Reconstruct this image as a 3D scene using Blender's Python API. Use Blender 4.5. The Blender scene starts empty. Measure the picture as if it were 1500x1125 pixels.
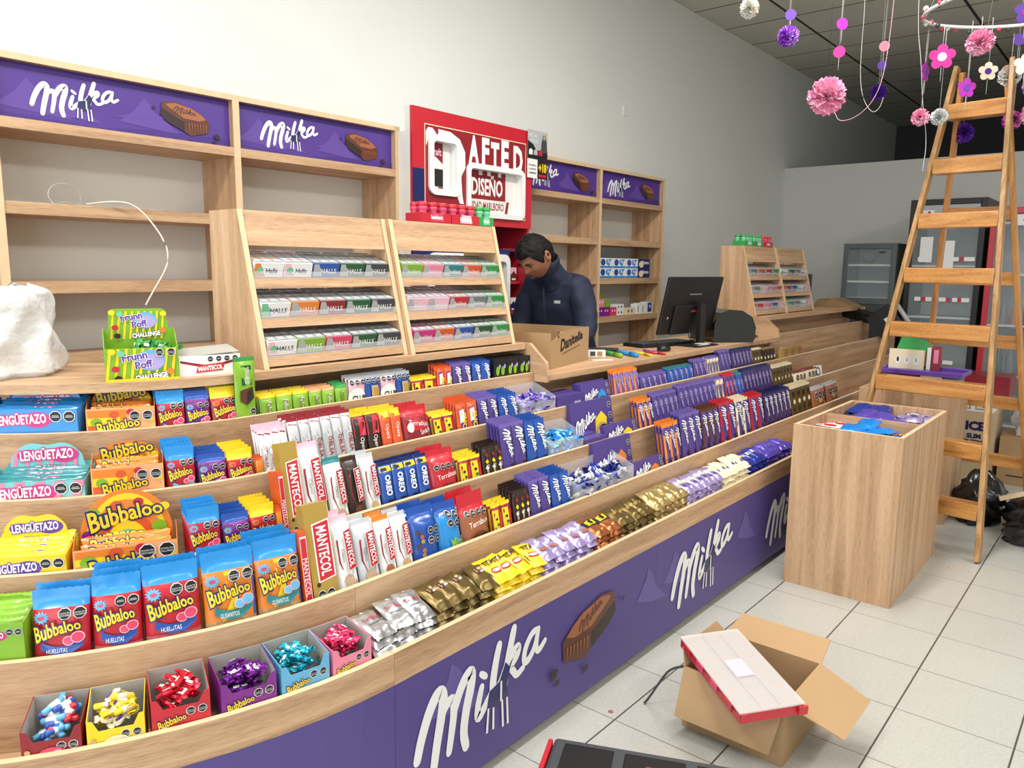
import bpy, bmesh, math, random
from mathutils import Vector, Matrix, noise
random.seed(7)
R = math.radians
S = bpy.context.scene
COL = S.collection
# ---------------------------------------------------------------- camera
CAM_H = 1.4264
yaw, pit, rol = R(39.872), R(8.654), R(0.617)
fwd = Vector((math.cos(yaw)*math.cos(pit), math.sin(yaw)*math.cos(pit), -math.sin(pit)))
rgt = Vector((math.sin(yaw), -math.cos(yaw), 0)); upv = rgt.cross(fwd)
r2 = rgt*math.cos(rol) + upv*math.sin(rol); u2 = -rgt*math.sin(rol) + upv*math.cos(rol)
cd = bpy.data.cameras.new('camera'); cam = bpy.data.objects.new('camera', cd); COL.objects.link(cam)
cd.sensor_width = 36; cd.lens = 36*1120.26/1500; cd.clip_start = 0.05; cd.clip_end = 60
mw = Matrix((r2, u2, -fwd)).transposed().to_4x4(); mw.translation = (0, 0, CAM_H); cam.matrix_world = mw
S.camera = cam
S.view_settings.view_transform = 'Standard'; S.view_settings.look = 'None'
S.view_settings.exposure = 0.08; S.view_settings.gamma = 1.0; S.view_settings.use_curve_mapping = False
# ---------------------------------------------------------------- world and lights
w = bpy.data.worlds.new('world'); S.world = w; w.use_nodes = True
w.node_tree.nodes['Background'].inputs[0].default_value = (0.80, 0.90, 1.0, 1)
w.node_tree.nodes['Background'].inputs[1].default_value = 0.8
def area(name, loc, size, energy, color=(1, 1, 1), rot=(0, 0, 0), spread=180):
    l = bpy.data.lights.new(name, 'AREA'); l.shape = 'RECTANGLE'; l.size, l.size_y = size
    l.energy = energy; l.color = color; l.spread = R(spread)
    o = bpy.data.objects.new(name, l); o.location = loc; o.rotation_euler = rot; COL.objects.link(o); return o
# fluorescent troffers of the shop ceiling over the customer side, above and behind the viewer; the last one is an added lamp that brightens the dim right side
for lx, ly, le in ((-0.4, 1.6, 62), (1.5, 1.2, 44), (3.3, 1.0, 60), (-0.6, -1.4, 34), (1.3, -1.8, 36), (3.4, -2.0, 62), (5.6, -2.4, 44)):
    area('ceiling_lamp', (lx, ly, 3.54), (1.15, 0.3), le, (1.0, 0.97, 0.93))
area('shop_front_daylight', (-2.6, -0.4, 1.7), (2.8, 5.0), 130, (0.88, 0.94, 1.0), (0, R(-90), 0))

# ---------------------------------------------------------------- materials
MATS = {}
def lin(c):
    return tuple(((x/255)/12.92 if x/255 <= .04045 else ((x/255+.055)/1.055)**2.4) for x in c)
def soft(c):
    g = sum(c)/3; return tuple((x*.9+g*.1)*.97 for x in c)
def mat(name, rgb, rough=.5, metal=0, coat=0, alpha=1, trans=0, emit=0, noise_amt=0, noise_scale=8, bump=0, bscale=60, spec=.5):
    m = bpy.data.materials.new(name); m.use_nodes = True; nt = m.node_tree; b = nt.nodes['Principled BSDF']
    c = lin(rgb)
    b.inputs['Base Color'].default_value = (*c, 1); b.inputs['Roughness'].default_value = rough
    b.inputs['Metallic'].default_value = metal; b.inputs['Coat Weight'].default_value = coat
    b.inputs['Coat Roughness'].default_value = .12
    b.inputs['Alpha'].default_value = alpha; b.inputs['Transmission Weight'].default_value = trans
    b.inputs['Specular IOR Level'].default_value = spec
    if emit: b.inputs['Emission Color'].default_value = (*c, 1); b.inputs['Emission Strength'].default_value = emit
    if noise_amt or bump:
        tc = nt.nodes.new('ShaderNodeTexCoord'); n = nt.nodes.new('ShaderNodeTexNoise')
        n.inputs['Scale'].default_value = noise_scale; n.inputs['Detail'].default_value = 5
        nt.links.new(tc.outputs['Object'], n.inputs['Vector'])
        if noise_amt:
            r = nt.nodes.new('ShaderNodeValToRGB')
            r.color_ramp.elements[0].position = .3; r.color_ramp.elements[1].position = .7
            r.color_ramp.elements[0].color = (*[x*(1-noise_amt) for x in c], 1)
            r.color_ramp.elements[1].color = (*[min(1, x*(1+noise_amt)) for x in c], 1)
            nt.links.new(n.outputs[0], r.inputs[0]); nt.links.new(r.outputs[0], b.inputs['Base Color'])
        if bump:
            n2 = nt.nodes.new('ShaderNodeTexNoise'); n2.inputs['Scale'].default_value = bscale
            nt.links.new(tc.outputs['Object'], n2.inputs['Vector'])
            bp = nt.nodes.new('ShaderNodeBump'); bp.inputs['Strength'].default_value = bump; bp.inputs['Distance'].default_value = .01
            nt.links.new(n2.outputs[0], bp.inputs['Height']); nt.links.new(bp.outputs[0], b.inputs['Normal'])
    MATS[name] = m; return m
def wood(name, axis, c0, c1, c2, rough=.5, s=1.0, coat=0, arc=None):
    m = bpy.data.materials.new(name); m.use_nodes = True; nt = m.node_tree; b = nt.nodes['Principled BSDF']
    tc = nt.nodes.new('ShaderNodeTexCoord'); mp = nt.nodes.new('ShaderNodeMapping')
    sc = [26*s]*3; sc[axis] = 1.3*s; mp.inputs['Scale'].default_value = sc
    src = tc.outputs['Object']
    if arc:   # grain that follows a bent board: angle and radius about the bend's centre
        sp = nt.nodes.new('ShaderNodeSeparateXYZ'); nt.links.new(src, sp.inputs[0]); cb = nt.nodes.new('ShaderNodeCombineXYZ')
        def M(op, a, b=None):
            k = nt.nodes.new('ShaderNodeMath'); k.operation = op
            for i, v in enumerate((a, b)):
                if v is None: continue
                if isinstance(v, (int, float)): k.inputs[i].default_value = v
                else: nt.links.new(v, k.inputs[i])
            return k.outputs[0]
        dx = M('SUBTRACT', sp.outputs[0], arc[0]); dy = M('SUBTRACT', arc[1], sp.outputs[1])
        nt.links.new(M('MULTIPLY', M('ARCTAN2', dx, dy), 1.1), cb.inputs[0]); nt.links.new(M('SQRT', M('ADD', M('MULTIPLY', dx, dx), M('MULTIPLY', dy, dy))), cb.inputs[1])
        nt.links.new(sp.outputs[2], cb.inputs[2]); src = cb.outputs[0]
    nt.links.new(src, mp.inputs['Vector'])
    n = nt.nodes.new('ShaderNodeTexNoise'); n.inputs['Scale'].default_value = 1.0; n.inputs['Detail'].default_value = 4; n.inputs['Distortion'].default_value = .6
    nt.links.new(mp.outputs[0], n.inputs['Vector'])
    n3 = nt.nodes.new('ShaderNodeTexNoise'); mp3 = nt.nodes.new('ShaderNodeMapping'); sc = [150*s]*3; sc[axis] = 5*s
    mp3.inputs['Scale'].default_value = sc; nt.links.new(src, mp3.inputs['Vector']); nt.links.new(mp3.outputs[0], n3.inputs['Vector'])
    r = nt.nodes.new('ShaderNodeValToRGB'); e = r.color_ramp.elements
    e[0].position = .34; e[0].color = (*lin(c0), 1); e[1].position = .66; e[1].color = (*lin(c2), 1)
    k = e.new(.5); k.color = (*lin(c1), 1)
    mx = nt.nodes.new('ShaderNodeMix'); mx.data_type = 'FLOAT'; mx.inputs[0].default_value = .45
    nt.links.new(n.outputs[0], mx.inputs[2]); nt.links.new(n3.outputs[0], mx.inputs[3])
    nt.links.new(mx.outputs[0], r.inputs[0]); nt.links.new(r.outputs[0], b.inputs['Base Color'])
    b.inputs['Roughness'].default_value = rough; b.inputs['Coat Weight'].default_value = coat
    MATS[name] = m; return m
OAK = ((150, 116, 86), (188, 151, 115), (206, 174, 138))
wood('oak_arc', 0, *OAK, arc=(1.15, 2.65))
wood('oak_x', 0, *OAK); wood('oak_y', 1, *OAK); wood('oak_z', 2, *OAK)
mat('oak_edge', (214, 186, 148), .5, noise_amt=.06, noise_scale=30)
mat('edge_white', (232, 222, 206), .4)
LAD = ((142, 90, 42), (188, 130, 66), (208, 156, 92))
wood('pine_y', 1, *LAD, rough=.32, coat=.35); wood('pine_z', 2, *LAD, rough=.35, coat=.3)
wood('old_pine_z', 2, (120, 84, 44), (164, 122, 72), (196, 160, 110), rough=.45, s=1.6)
mat('board_white', (214, 208, 196), .6)
# plain colours: name: (rgb, rough, coat)
for nm, c, ro, co in (
 ('white', (240, 240, 238), .45, .1), ('offwhite', (228, 226, 220), .6, 0), ('grey_card', (168, 164, 156), .8, 0), ('black', (14, 14, 16), .45, .1), ('ink', (18, 18, 20), .5, .1),
 ('milka', (76, 58, 138), .42, .1), ('milka_l', (112, 92, 178), .35, .2), ('milka_d', (52, 34, 104), .35, .3), ('panel', (82, 68, 138), .5, 0), ('panel_l', (98, 86, 156), .5, 0), ('panel_d', (78, 62, 146), .5, 0),
 ('sign', (76, 44, 144), .5, 0), ('sign_l', (92, 62, 158), .5, 0), ('sign_d', (64, 36, 132), .5, 0),
 ('blue', (26, 78, 174), .3, .3), ('sky', (28, 140, 220), .3, .3), ('navy', (16, 30, 96), .35, .2), ('lblue', (96, 176, 222), .4, .2), ('teal', (30, 132, 140), .3, .3), ('aqua', (120, 200, 206), .4, .2),
 ('red', (206, 26, 44), .35, .3), ('dred', (150, 22, 36), .4, .2), ('rose', (222, 60, 100), .35, .2), ('pink', (240, 130, 160), .45, .1), ('lpink', (246, 186, 204), .5, .1), ('magenta', (214, 30, 130), .4, .2), ('purple', (126, 30, 140), .4, .2), ('violet', (96, 50, 170), .35, .3), ('lilac', (176, 160, 218), .35, .3),
 ('yellow', (250, 214, 20), .35, .2), ('gold', (176, 142, 52), .35, .3), ('orange', (240, 130, 30), .35, .3), ('dorange', (226, 84, 30), .35, .3), ('peach', (246, 170, 110), .45, .1),
 ('green', (44, 160, 70), .35, .3), ('lime', (130, 184, 34), .35, .3), ('dgreen', (20, 92, 52), .4, .2), ('mint', (110, 200, 150), .4, .2), ('olive', (110, 130, 40), .5, .1),
 ('brown', (96, 48, 26), .4, .2), ('dbrown', (46, 24, 18), .4, .2), ('lbrown', (168, 96, 56), .4, .2), ('cream', (236, 220, 180), .45, .1), ('tan', (196, 160, 110), .5, 0), ('halva', (190, 158, 130), .7, 0),
 ('silver', (200, 202, 206), .3, .2), ('steel', (120, 126, 130), .4, 0), ('dgrey', (62, 66, 70), .5, .1), ('mgrey', (118, 122, 124), .5, .1), ('lgrey', (176, 180, 182), .5, .1), ('kraft', (178, 142, 98), .8, 0), ('kraft_d', (150, 116, 78), .85, 0), ('kraft_p', (206, 180, 140), .8, 0)):
    mat(nm, soft(c), ro, 0, co)
mat('f_silver', (206, 208, 212), .24, .85); mat('f_gold', (112, 94, 54), .32, .65); mat('f_lgold', (180, 156, 104), .32, .65)
mat('f_copper', (176, 106, 62), .3, .7); mat('f_violet', (96, 78, 190), .26, .35); mat('f_blue', (44, 60, 160), .26, .35); mat('f_lilac', (170, 156, 206), .3, .5)
mat('f_purple', (104, 30, 130), .22, .5); mat('f_red', (204, 26, 50), .24, .35); mat('f_teal', (40, 170, 196), .22, .4); mat('f_pink', (220, 60, 110), .24, .4); mat('f_sky', (20, 132, 220), .2, .2)
mat('gloss_black', (8, 8, 9), .18, coat=.6); mat('fridge_grey', (84, 92, 92), .4); mat('chrome', (200, 200, 205), .2, .95); mat('iron', (70, 70, 74), .4, .8)
mat('skin', (152, 104, 80), .55, noise_amt=.08, noise_scale=20); mat('lips', (120, 66, 56), .5); mat('hair', (9, 8, 8), .6, bump=.3, bscale=150, spec=.25)
mat('jacket', (26, 34, 58), .75, noise_amt=.12, noise_scale=9, bump=.25, bscale=14); mat('jacket_d', (20, 26, 44), .8); mat('trousers', (26, 28, 36), .85)
mat('wall_paint', (224, 226, 222), .75, noise_amt=.015, noise_scale=2); mat('wall_end', (206, 206, 202), .75, noise_amt=.02, noise_scale=1.5)
mat('recess', (78, 76, 76), .9); mat('window_glass', (190, 205, 210), .06, alpha=.18, spec=.8)
mat('acrylic', (225, 228, 232), .05, alpha=.22, spec=.8); mat('clear_film', (222, 226, 230), .16, alpha=.32, spec=.8); mat('poly_bag', (224, 224, 224), .28, alpha=.7, coat=.3, bump=.8, bscale=34)
mat('lid_clear', (216, 212, 208), .25, alpha=.5); mat('bin_bag', (16, 17, 19), .22, coat=.3, bump=.6, bscale=16)
mat('pp_violet', (140, 60, 190), .7); mat('pp_violet_l', (200, 150, 230), .7); mat('pp_pink', (240, 150, 186), .75); mat('pp_pink_l', (250, 196, 216), .75); mat('pp_white', (220, 222, 220), .75); mat('pp_dviolet', (76, 30, 150), .7); mat('pp_cream', (232, 218, 190), .7)
mat('foam_fuchsia', (206, 36, 132), .7); mat('foam_purple', (98, 62, 160), .7); mat('foam_magenta', (172, 40, 168), .7); mat('string', (190, 186, 180), .6); mat('cable_white', (216, 206, 186), .5)
def tiles(name, c, gap, size, off, gw, rough, nz=.05, spec=.5):
    m = bpy.data.materials.new(name); m.use_nodes = True; nt = m.node_tree; b = nt.nodes['Principled BSDF']
    tc = nt.nodes.new('ShaderNodeTexCoord'); sp = nt.nodes.new('ShaderNodeSeparateXYZ'); nt.links.new(tc.outputs['Object'], sp.inputs[0])
    def M(op, a, bb=None):
        k = nt.nodes.new('ShaderNodeMath'); k.operation = op
        for i, v in enumerate((a, bb)):
            if v is None: continue
            if isinstance(v, (int, float)): k.inputs[i].default_value = v
            else: nt.links.new(v, k.inputs[i])
        return k.outputs[0]
    ms = []
    for i in (0, 1):
        x = M('DIVIDE', M('SUBTRACT', sp.outputs[i], off[i]), size[i])
        fr = M('ABSOLUTE', M('SUBTRACT', M('FRACT', M('ADD', x, .5)), .5))
        ms.append(M('LESS_THAN', M('MULTIPLY', fr, size[i]), gw[i]))
    g = M('MAXIMUM', ms[0], ms[1])
    n = nt.nodes.new('ShaderNodeTexNoise'); n.inputs['Scale'].default_value = 90; n.inputs['Detail'].default_value = 6; nt.links.new(tc.outputs['Object'], n.inputs['Vector'])
    n2 = nt.nodes.new('ShaderNodeTexNoise'); n2.inputs['Scale'].default_value = 1.7; n2.inputs['Detail'].default_value = 5; nt.links.new(tc.outputs['Object'], n2.inputs['Vector'])
    mm = nt.nodes.new('ShaderNodeMix'); mm.data_type = 'FLOAT'; mm.inputs[0].default_value = .4; nt.links.new(n.outputs[0], mm.inputs[2]); nt.links.new(n2.outputs[0], mm.inputs[3])
    r = nt.nodes.new('ShaderNodeValToRGB'); e = r.color_ramp.elements; L = lin(c)
    e[0].position = .35; e[1].position = .62; e[0].color = (*[x*(1-nz*2.2) for x in L], 1); e[1].color = (*[min(1, x*(1+nz)) for x in L], 1)
    nt.links.new(mm.outputs[0], r.inputs[0])
    mx = nt.nodes.new('ShaderNodeMix'); mx.data_type = 'RGBA'; nt.links.new(g, mx.inputs[0]); nt.links.new(r.outputs[0], mx.inputs[6]); mx.inputs[7].default_value = (*lin(gap), 1)
    nt.links.new(mx.outputs[2], b.inputs['Base Color']); b.inputs['Roughness'].default_value = rough; b.inputs['Specular IOR Level'].default_value = spec
    MATS[name] = m; return m
# ---------------------------------------------------------------- helpers
class MB:
    def __init__(s): s.v = []; s.f = []; s.m = []; s.s = []; s.ml = []
    def mi(s, m):
        if m not in s.ml: s.ml.append(m)
        return s.ml.index(m)
    def add(s, vs, fs, m, smooth=False, T=None):
        b = len(s.v); k = s.mi(m)
        s.v += [tuple(T @ Vector(v)) if T is not None else tuple(v) for v in vs]
        for f in fs: s.f.append([b+i for i in f]); s.m.append(k); s.s.append(smooth)
    def box(s, x0, x1, y0, y1, z0, z1, m, T=None, ms=None):
        vs = [(x, y, z) for x in (x0, x1) for y in (y0, y1) for z in (z0, z1)]
        fs = [(0, 1, 3, 2), (4, 6, 7, 5), (0, 4, 5, 1), (2, 3, 7, 6), (0, 2, 6, 4), (1, 5, 7, 3)]  # -x +x -y +y -z +z
        if ms is None: s.add(vs, fs, m, T=T)
        else:
            for i, f in enumerate(fs): s.add(vs, [f], ms.get(i, m), T=T)
    def prism(s, pts, a, b, m, axis='x', T=None, cap=None):
        def P(p, t): return (t, p[0], p[1]) if axis == 'x' else ((p[0], t, p[1]) if axis == 'y' else (p[0], p[1], t))
        n = len(pts); vs = [P(p, a) for p in pts] + [P(p, b) for p in pts]
        s.add(vs, [[i, (i+1) % n, n+(i+1) % n, n+i] for i in range(n)], m, T=T)
        s.add(vs, [list(range(n))[::-1], list(range(n, 2*n))], cap or m, T=T)
    def tube(s, path, r, m, n=8, T=None, caps=True):
        P = [Vector(p) for p in path]; vs = []; up = Vector((0, 0, 1))
        for i, p in enumerate(P):
            d = (P[min(i+1, len(P)-1)] - P[max(i-1, 0)]).normalized()
            a = d.cross(up) if abs(d.dot(up)) < .95 else d.cross(Vector((0, 1, 0))); a.normalize(); b = d.cross(a)
            rr = r[i] if isinstance(r, (list, tuple)) else r
            vs += [p + (a*math.cos(t) + b*math.sin(t))*rr for t in [2*math.pi*k/n for k in range(n)]]
        fs = [[i*n+k, i*n+(k+1) % n, (i+1)*n+(k+1) % n, (i+1)*n+k] for i in range(len(P)-1) for k in range(n)]
        if caps: fs += [list(range(n))[::-1], [(len(P)-1)*n+k for k in range(n)]]
        s.add(vs, fs, m, True, T)
    def lathe(s, prof, m, n=20, T=None, c=(0, 0, 0)):
        vs = [(c[0]+r*math.cos(2*math.pi*k/n), c[1]+r*math.sin(2*math.pi*k/n), c[2]+z) for r, z in prof for k in range(n)]
        fs = [[i*n+k, i*n+(k+1) % n, (i+1)*n+(k+1) % n, (i+1)*n+k] for i in range(len(prof)-1) for k in range(n)]
        s.add(vs, fs, m, True, T)
    def mesh(s, name):
        me = bpy.data.meshes.new(name); me.from_pydata(s.v, [], s.f)
        for m in s.ml: me.materials.append(MATS[m])
        me.polygons.foreach_set('material_index', s.m); me.polygons.foreach_set('use_smooth', s.s); me.update(); return me
    def build(s, name, parent=None, bevel=0, **kw):
        return put(s.mesh(name), name, parent=parent, bevel=bevel, **kw)
def put(me, name, parent=None, loc=None, rot=None, label=None, cat=None, group=None, kind=None, bevel=0):
    o = bpy.data.objects.new(name, me); COL.objects.link(o)
    if parent: o.parent = parent
    if loc is not None: o.location = loc
    if rot is not None: o.rotation_euler = rot
    for k, v in (('label', label), ('category', cat), ('group', group), ('kind', kind)):
        if v: o[k] = v
    if bevel:
        b = o.modifiers.new('bevel', 'BEVEL'); b.width = bevel; b.segments = 2; b.limit_method = 'ANGLE'
    return o
def empty(name, label, cat, loc=(0, 0, 0), rot=(0, 0, 0), group=None):
    return put(None, name, loc=loc, rot=rot, label=label, cat=cat, group=group)
def struct(mb, name): return mb.build(name, kind='structure')
# text
TC = {}
def tmesh(t, off=0.0):
    k = (t, off)
    if k in TC: return TC[k]
    cu = bpy.data.curves.new('t', 'FONT'); cu.body = t; cu.offset = off; cu.resolution_u = 2; cu.fill_mode = 'FRONT'
    o = bpy.data.objects.new('t', cu); COL.objects.link(o)
    dg = bpy.context.evaluated_depsgraph_get(); dg.update(); me = bpy.data.meshes.new_from_object(o.evaluated_get(dg))
    vs = [(v.co.x/.69, v.co.y/.69) for v in me.vertices]; fs = [list(p.vertices) for p in me.polygons]
    bpy.data.objects.remove(o); bpy.data.curves.remove(cu); bpy.data.meshes.remove(me)
    x0 = min([v[0] for v in vs] or [0]); x1 = max([v[0] for v in vs] or [1])
    TC[k] = (vs, fs, x0, x1); return TC[k]
def stroke(pts, r):
    """closed outline strips for a round-ended pen stroke; returns list of (verts, faces)"""
    out = []; P = [Vector((p[0], p[1])) for p in pts]
    # smooth
    for _ in range(2):
        Q = [P[0]]
        for a, b in zip(P, P[1:]): Q += [a*.75+b*.25, a*.25+b*.75]
        Q.append(P[-1]); P = Q
    vs = []; n = len(P)
    for i, p in enumerate(P):
        d = P[min(i+1, n-1)]-P[max(i-1, 0)]; d.normalize(); nn = Vector((-d.y, d.x)); t = i/(n-1)
        rr = r*(.82+.18*math.sin(math.pi*t))
        vs += [p+nn*rr, p-nn*rr]
    out.append((vs, [[2*i, 2*i+1, 2*i+3, 2*i+2] for i in range(n-1)]))
    for e in (0, -1):
        c = P[e]; out.append(([c+Vector((math.cos(a), math.sin(a)))*r*.82 for a in [2*math.pi*k/12 for k in range(12)]], [list(range(12))]))
    return out
MILKA = [([(-0.5, -0.114), (-0.473, -0.029), (-0.414, 0.087), (-0.35, 0.148), (-0.317, 0.114), (-0.333, 0.03), (-0.369, -0.101), (-0.391, -0.206)], 0.0308), ([(-0.338, 0.02), (-0.296, 0.068), (-0.251, 0.076), (-0.245, 0.009), (-0.264, -0.085), (-0.283, -0.169)], 0.0256), ([(-0.249, 0.009), (-0.189, 0.118), (-0.116, 0.163), (-0.116, 0.095), (-0.16, -0.022), (-0.18, -0.126), (-0.159, -0.195)], 0.0308), ([(-0.04, 0.044), (-0.073, -0.044), (-0.071, -0.108), (-0.016, -0.063), (0.042, -0.007)], 0.0239), ([(-0.047, 0.112), (-0.007, 0.085)], 0.0171), ([(0.098, 0.202), (0.07, 0.127), (0.044, 0.021), (0.059, -0.027), (0.112, 0.005), (0.158, 0.078)], 0.0273), ([(0.22, 0.245), (0.186, 0.148), (0.157, 0.059), (0.147, -0.013)], 0.0273), ([(0.161, 0.05), (0.222, 0.14), (0.267, 0.148), (0.257, 0.102), (0.189, 0.059), (0.22, 0.027), (0.245, -0.006), (0.303, 0.017)], 0.0205), ([(0.433, 0.172), (0.38, 0.174), (0.319, 0.114), (0.305, 0.046), (0.342, 0.033), (0.403, 0.081), (0.437, 0.173)], 0.0205), ([(0.437, 0.173), (0.414, 0.083), (0.439, 0.051), (0.5, 0.092)], 0.0188)]
class Art:
    """draws flat printed shapes on a surface given by S(x, y, e)"""
    def __init__(s, mb, fn, e0=.0006, de=.00025): s.mb = mb; s.fn = fn; s.e = e0; s.de = de
    def raw(s, vs, fs, m):
        s.mb.add([s.fn(v[0], v[1], s.e) for v in vs], fs, m); s.e += s.de
    def rect(s, x0, y0, x1, y1, m, nx=1, ny=1):
        vs = [(x0+(x1-x0)*i/nx, y0+(y1-y0)*j/ny) for j in range(ny+1) for i in range(nx+1)]
        s.raw(vs, [[j*(nx+1)+i, j*(nx+1)+i+1, (j+1)*(nx+1)+i+1, (j+1)*(nx+1)+i] for j in range(ny) for i in range(nx)], m)
    def ell(s, cx, cy, rx, ry, m, n=20, rot=0):
        vs = [(cx, cy)]
        for q in (.5, 1):
            for k in range(n):
                a = 2*math.pi*k/n; x, y = q*rx*math.cos(a), q*ry*math.sin(a)
                vs.append((cx+x*math.cos(rot)-y*math.sin(rot), cy+x*math.sin(rot)+y*math.cos(rot)))
        s.raw(vs, [[0, 1+k, 1+(k+1) % n] for k in range(n)] + [[1+k, 1+n+k, 1+n+(k+1) % n, 1+(k+1) % n] for k in range(n)], m)
    def poly(s, pts, m): s.raw(pts, [list(range(len(pts)))], m)
    def seal(s, cx, cy, r, txt=False):
        for q, m in ((1.0, 'white'), (.88, 'ink')):
            s.poly([(cx+q*r*math.cos(a), cy+q*r*math.sin(a)) for a in [math.pi/8+math.pi/4*k for k in range(8)]], m)
        if txt:
            s.text('EXCESO EN', cx, cy+r*.1, r*.2, 'white', wmax=r*1.4); s.e -= s.de; s.text(txt, cx, cy-r*.25, r*.24, 'white', wmax=r*1.5)
        else: s.rect(cx-r*.6, cy-r*.18, cx+r*.6, cy-r*.02, 'lgrey'); s.e -= s.de; s.rect(cx-r*.5, cy+.08*r, cx+r*.5, cy+r*.2, 'lgrey')
    def burst(s, cx, cy, r, m, m2=None, n=12):
        s.poly([(cx+(r if k % 2 else r*.66)*math.cos(math.pi*k/n)*1.15, cy+(r if k % 2 else r*.66)*math.sin(math.pi*k/n)) for k in range(2*n)], m)
        if m2: s.ell(cx, cy, r*.5, r*.3, m2, 10)
    def text(s, t, cx, cy, h, m, rot=0, wmax=None, off=0, outline=None, ow=.09, shear=0, grow=0, rise=0, arch=0, sx=1):
        vs0, fs0, x0, x1 = tmesh(t, off); W = (x1-x0); k = h*sx
        if wmax and W*k > wmax: k = wmax/W
        def mp(v):
            u = (v[0]-x0)/W; y = (v[1]*(1-grow*u) + rise*u + arch*math.sin(math.pi*u))*h
            x = (v[0]-(x0+x1)/2)*k + shear*y; y -= h/2
            return (cx+x*math.cos(rot)-y*math.sin(rot), cy+x*math.sin(rot)+y*math.cos(rot))
        for oo, mm in ([(off+ow, outline)] if outline else []) + [(off, m)]:
            v, f, _, _ = tmesh(t, oo); s.raw([mp(p) for p in v], f, mm)
    def milka(s, cx, cy, wd, m='white', rot=0, cow=False, sy=1.0):
        e0 = s.e
        for pts, r in MILKA:
            for vs, fs in stroke(pts, r):
                q = []
                for v in vs:
                    x, y = v[0]*wd, v[1]*wd*sy; q.append((cx+x*math.cos(rot)-y*math.sin(rot), cy+x*math.sin(rot)+y*math.cos(rot)))
                s.raw(q, fs, m); s.e -= s.de*.9
        s.e += s.de
        if cow:
            def c(x, y): return (cx+x*wd, cy+y*wd*sy)
            s.poly([c(.0, -.08), c(.15, -.06), c(.19, .06), c(.15, .10), c(.10, .02), c(.02, .0)], 'navy')
            s.poly([c(-.01, -.17), c(.02, -.06), c(.1, -.06), c(.17, -.04), c(.17, -.12), c(.1, -.11), c(.03, -.1)], 'milka_d')
            for a, b in (((.01, -.08), (.0, -.2)), ((.05, -.09), (.05, -.2)), ((.12, -.08), (.13, -.22)), ((.16, -.08), (.17, -.22)), ((.11, .02), (.11, -.08))):
                x, y = a; x2, y2 = b; s.poly([c(x-.006, y), c(x+.008, y), c(x2+.008, y2), c(x2-.008, y2)], 'white')
# ---------------------------------------------------------------- room
WY, EX, CZ = 3.267, 8.54, 3.589
tiles('floor_tiles', (178, 177, 170), (80, 76, 70), (.3333, .3333), (2.2833, 1.1925-.006), (.0014, .0028), .3, .05)
for n_ in MATS['floor_tiles'].node_tree.nodes: pass
tiles('ceiling_tiles', (214, 212, 198), (66, 64, 60), (.605, 1.22), (6.28, WY-.62), (.008, .012), .85, .04, .2)
m = MB(); m.box(-6, 13, -5.5, WY+.2, -.12, 0, 'floor_tiles'); struct(m, 'floor')
m = MB(); m.box(-6, 13, -5.5, WY+.2, CZ, CZ+.1, 'ceiling_tiles'); struct(m, 'ceiling')
m = MB(); m.box(-6, 13, WY, WY+.15, 0, CZ, 'wall_paint'); struct(m, 'wall_left')
m = MB(); m.box(EX, EX+.12, -5.5, WY, 0, 2.53, 'wall_end'); struct(m, 'wall_back')
m = MB(); m.box(12.9, 13, -5.5, WY, 0, CZ, 'recess'); struct(m, 'wall_rear')
m = MB(); m.box(-6, 13, -5.6, -5.5, 0, CZ, 'wall_paint'); struct(m, 'wall_right')
m = MB(); m.box(-6.1, -6, -5.6, 3.3, 0, .7, 'wall_paint'); m.box(-6.1, -6, -5.6, 3.3, 3.0, CZ, 'wall_paint'); struct(m, 'wall_front')
m = MB(); m.box(-.026, .026, -.005, 0, -.036, .036, 'white'); m.box(-.022, .022, -.009, -.005, -.032, .032, 'offwhite')
p = m.build('wall_plate', loc=(5.22, WY, 2.618), bevel=.002, label='small white blank switch plate high on the long white wall', cat='wall plate')

# ---------------------------------------------------------------- counter geometry
X0, CY = 1.15, 2.65
def rim(i): return 1.322+.145*(i-1), .501+.1266*(i-1)
def cpos(u, Y):
    if u >= 0: return X0+u, Y
    r = CY-Y; return X0-r*math.sin(-u), CY-r*math.cos(-u)
def us(u0, u1):
    out = [u0]
    if u0 < 0:
        n = 14; e = min(u1, 0); out += [u0+(e-u0)*k/n for k in range(1, n+1)]
    if u1 > 0: out.append(u1)
    return sorted(set(out))
def strip(mb, Ya, Yb, u0, u1, z0, z1, m, top=None):
    if u0 < 0 and m == 'oak_x': m = 'oak_arc'
    U = us(u0, u1); n = len(U); vs = []
    for u in U:
        a, b = cpos(u, Ya), cpos(u, Yb)
        vs += [(*a, z0), (*a, z1), (*b, z1), (*b, z0)]
    for k in range(4):
        mm = top if (k == 1 and top) else m
        mb.add(vs, [[4*i+k, 4*(i+1)+k, 4*(i+1)+(k+1) % 4, 4*i+(k+1) % 4] for i in range(n-1)], mm)
    mb.add(vs, [[3, 2, 1, 0], [4*(n-1)+q for q in range(4)]], m)
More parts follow.
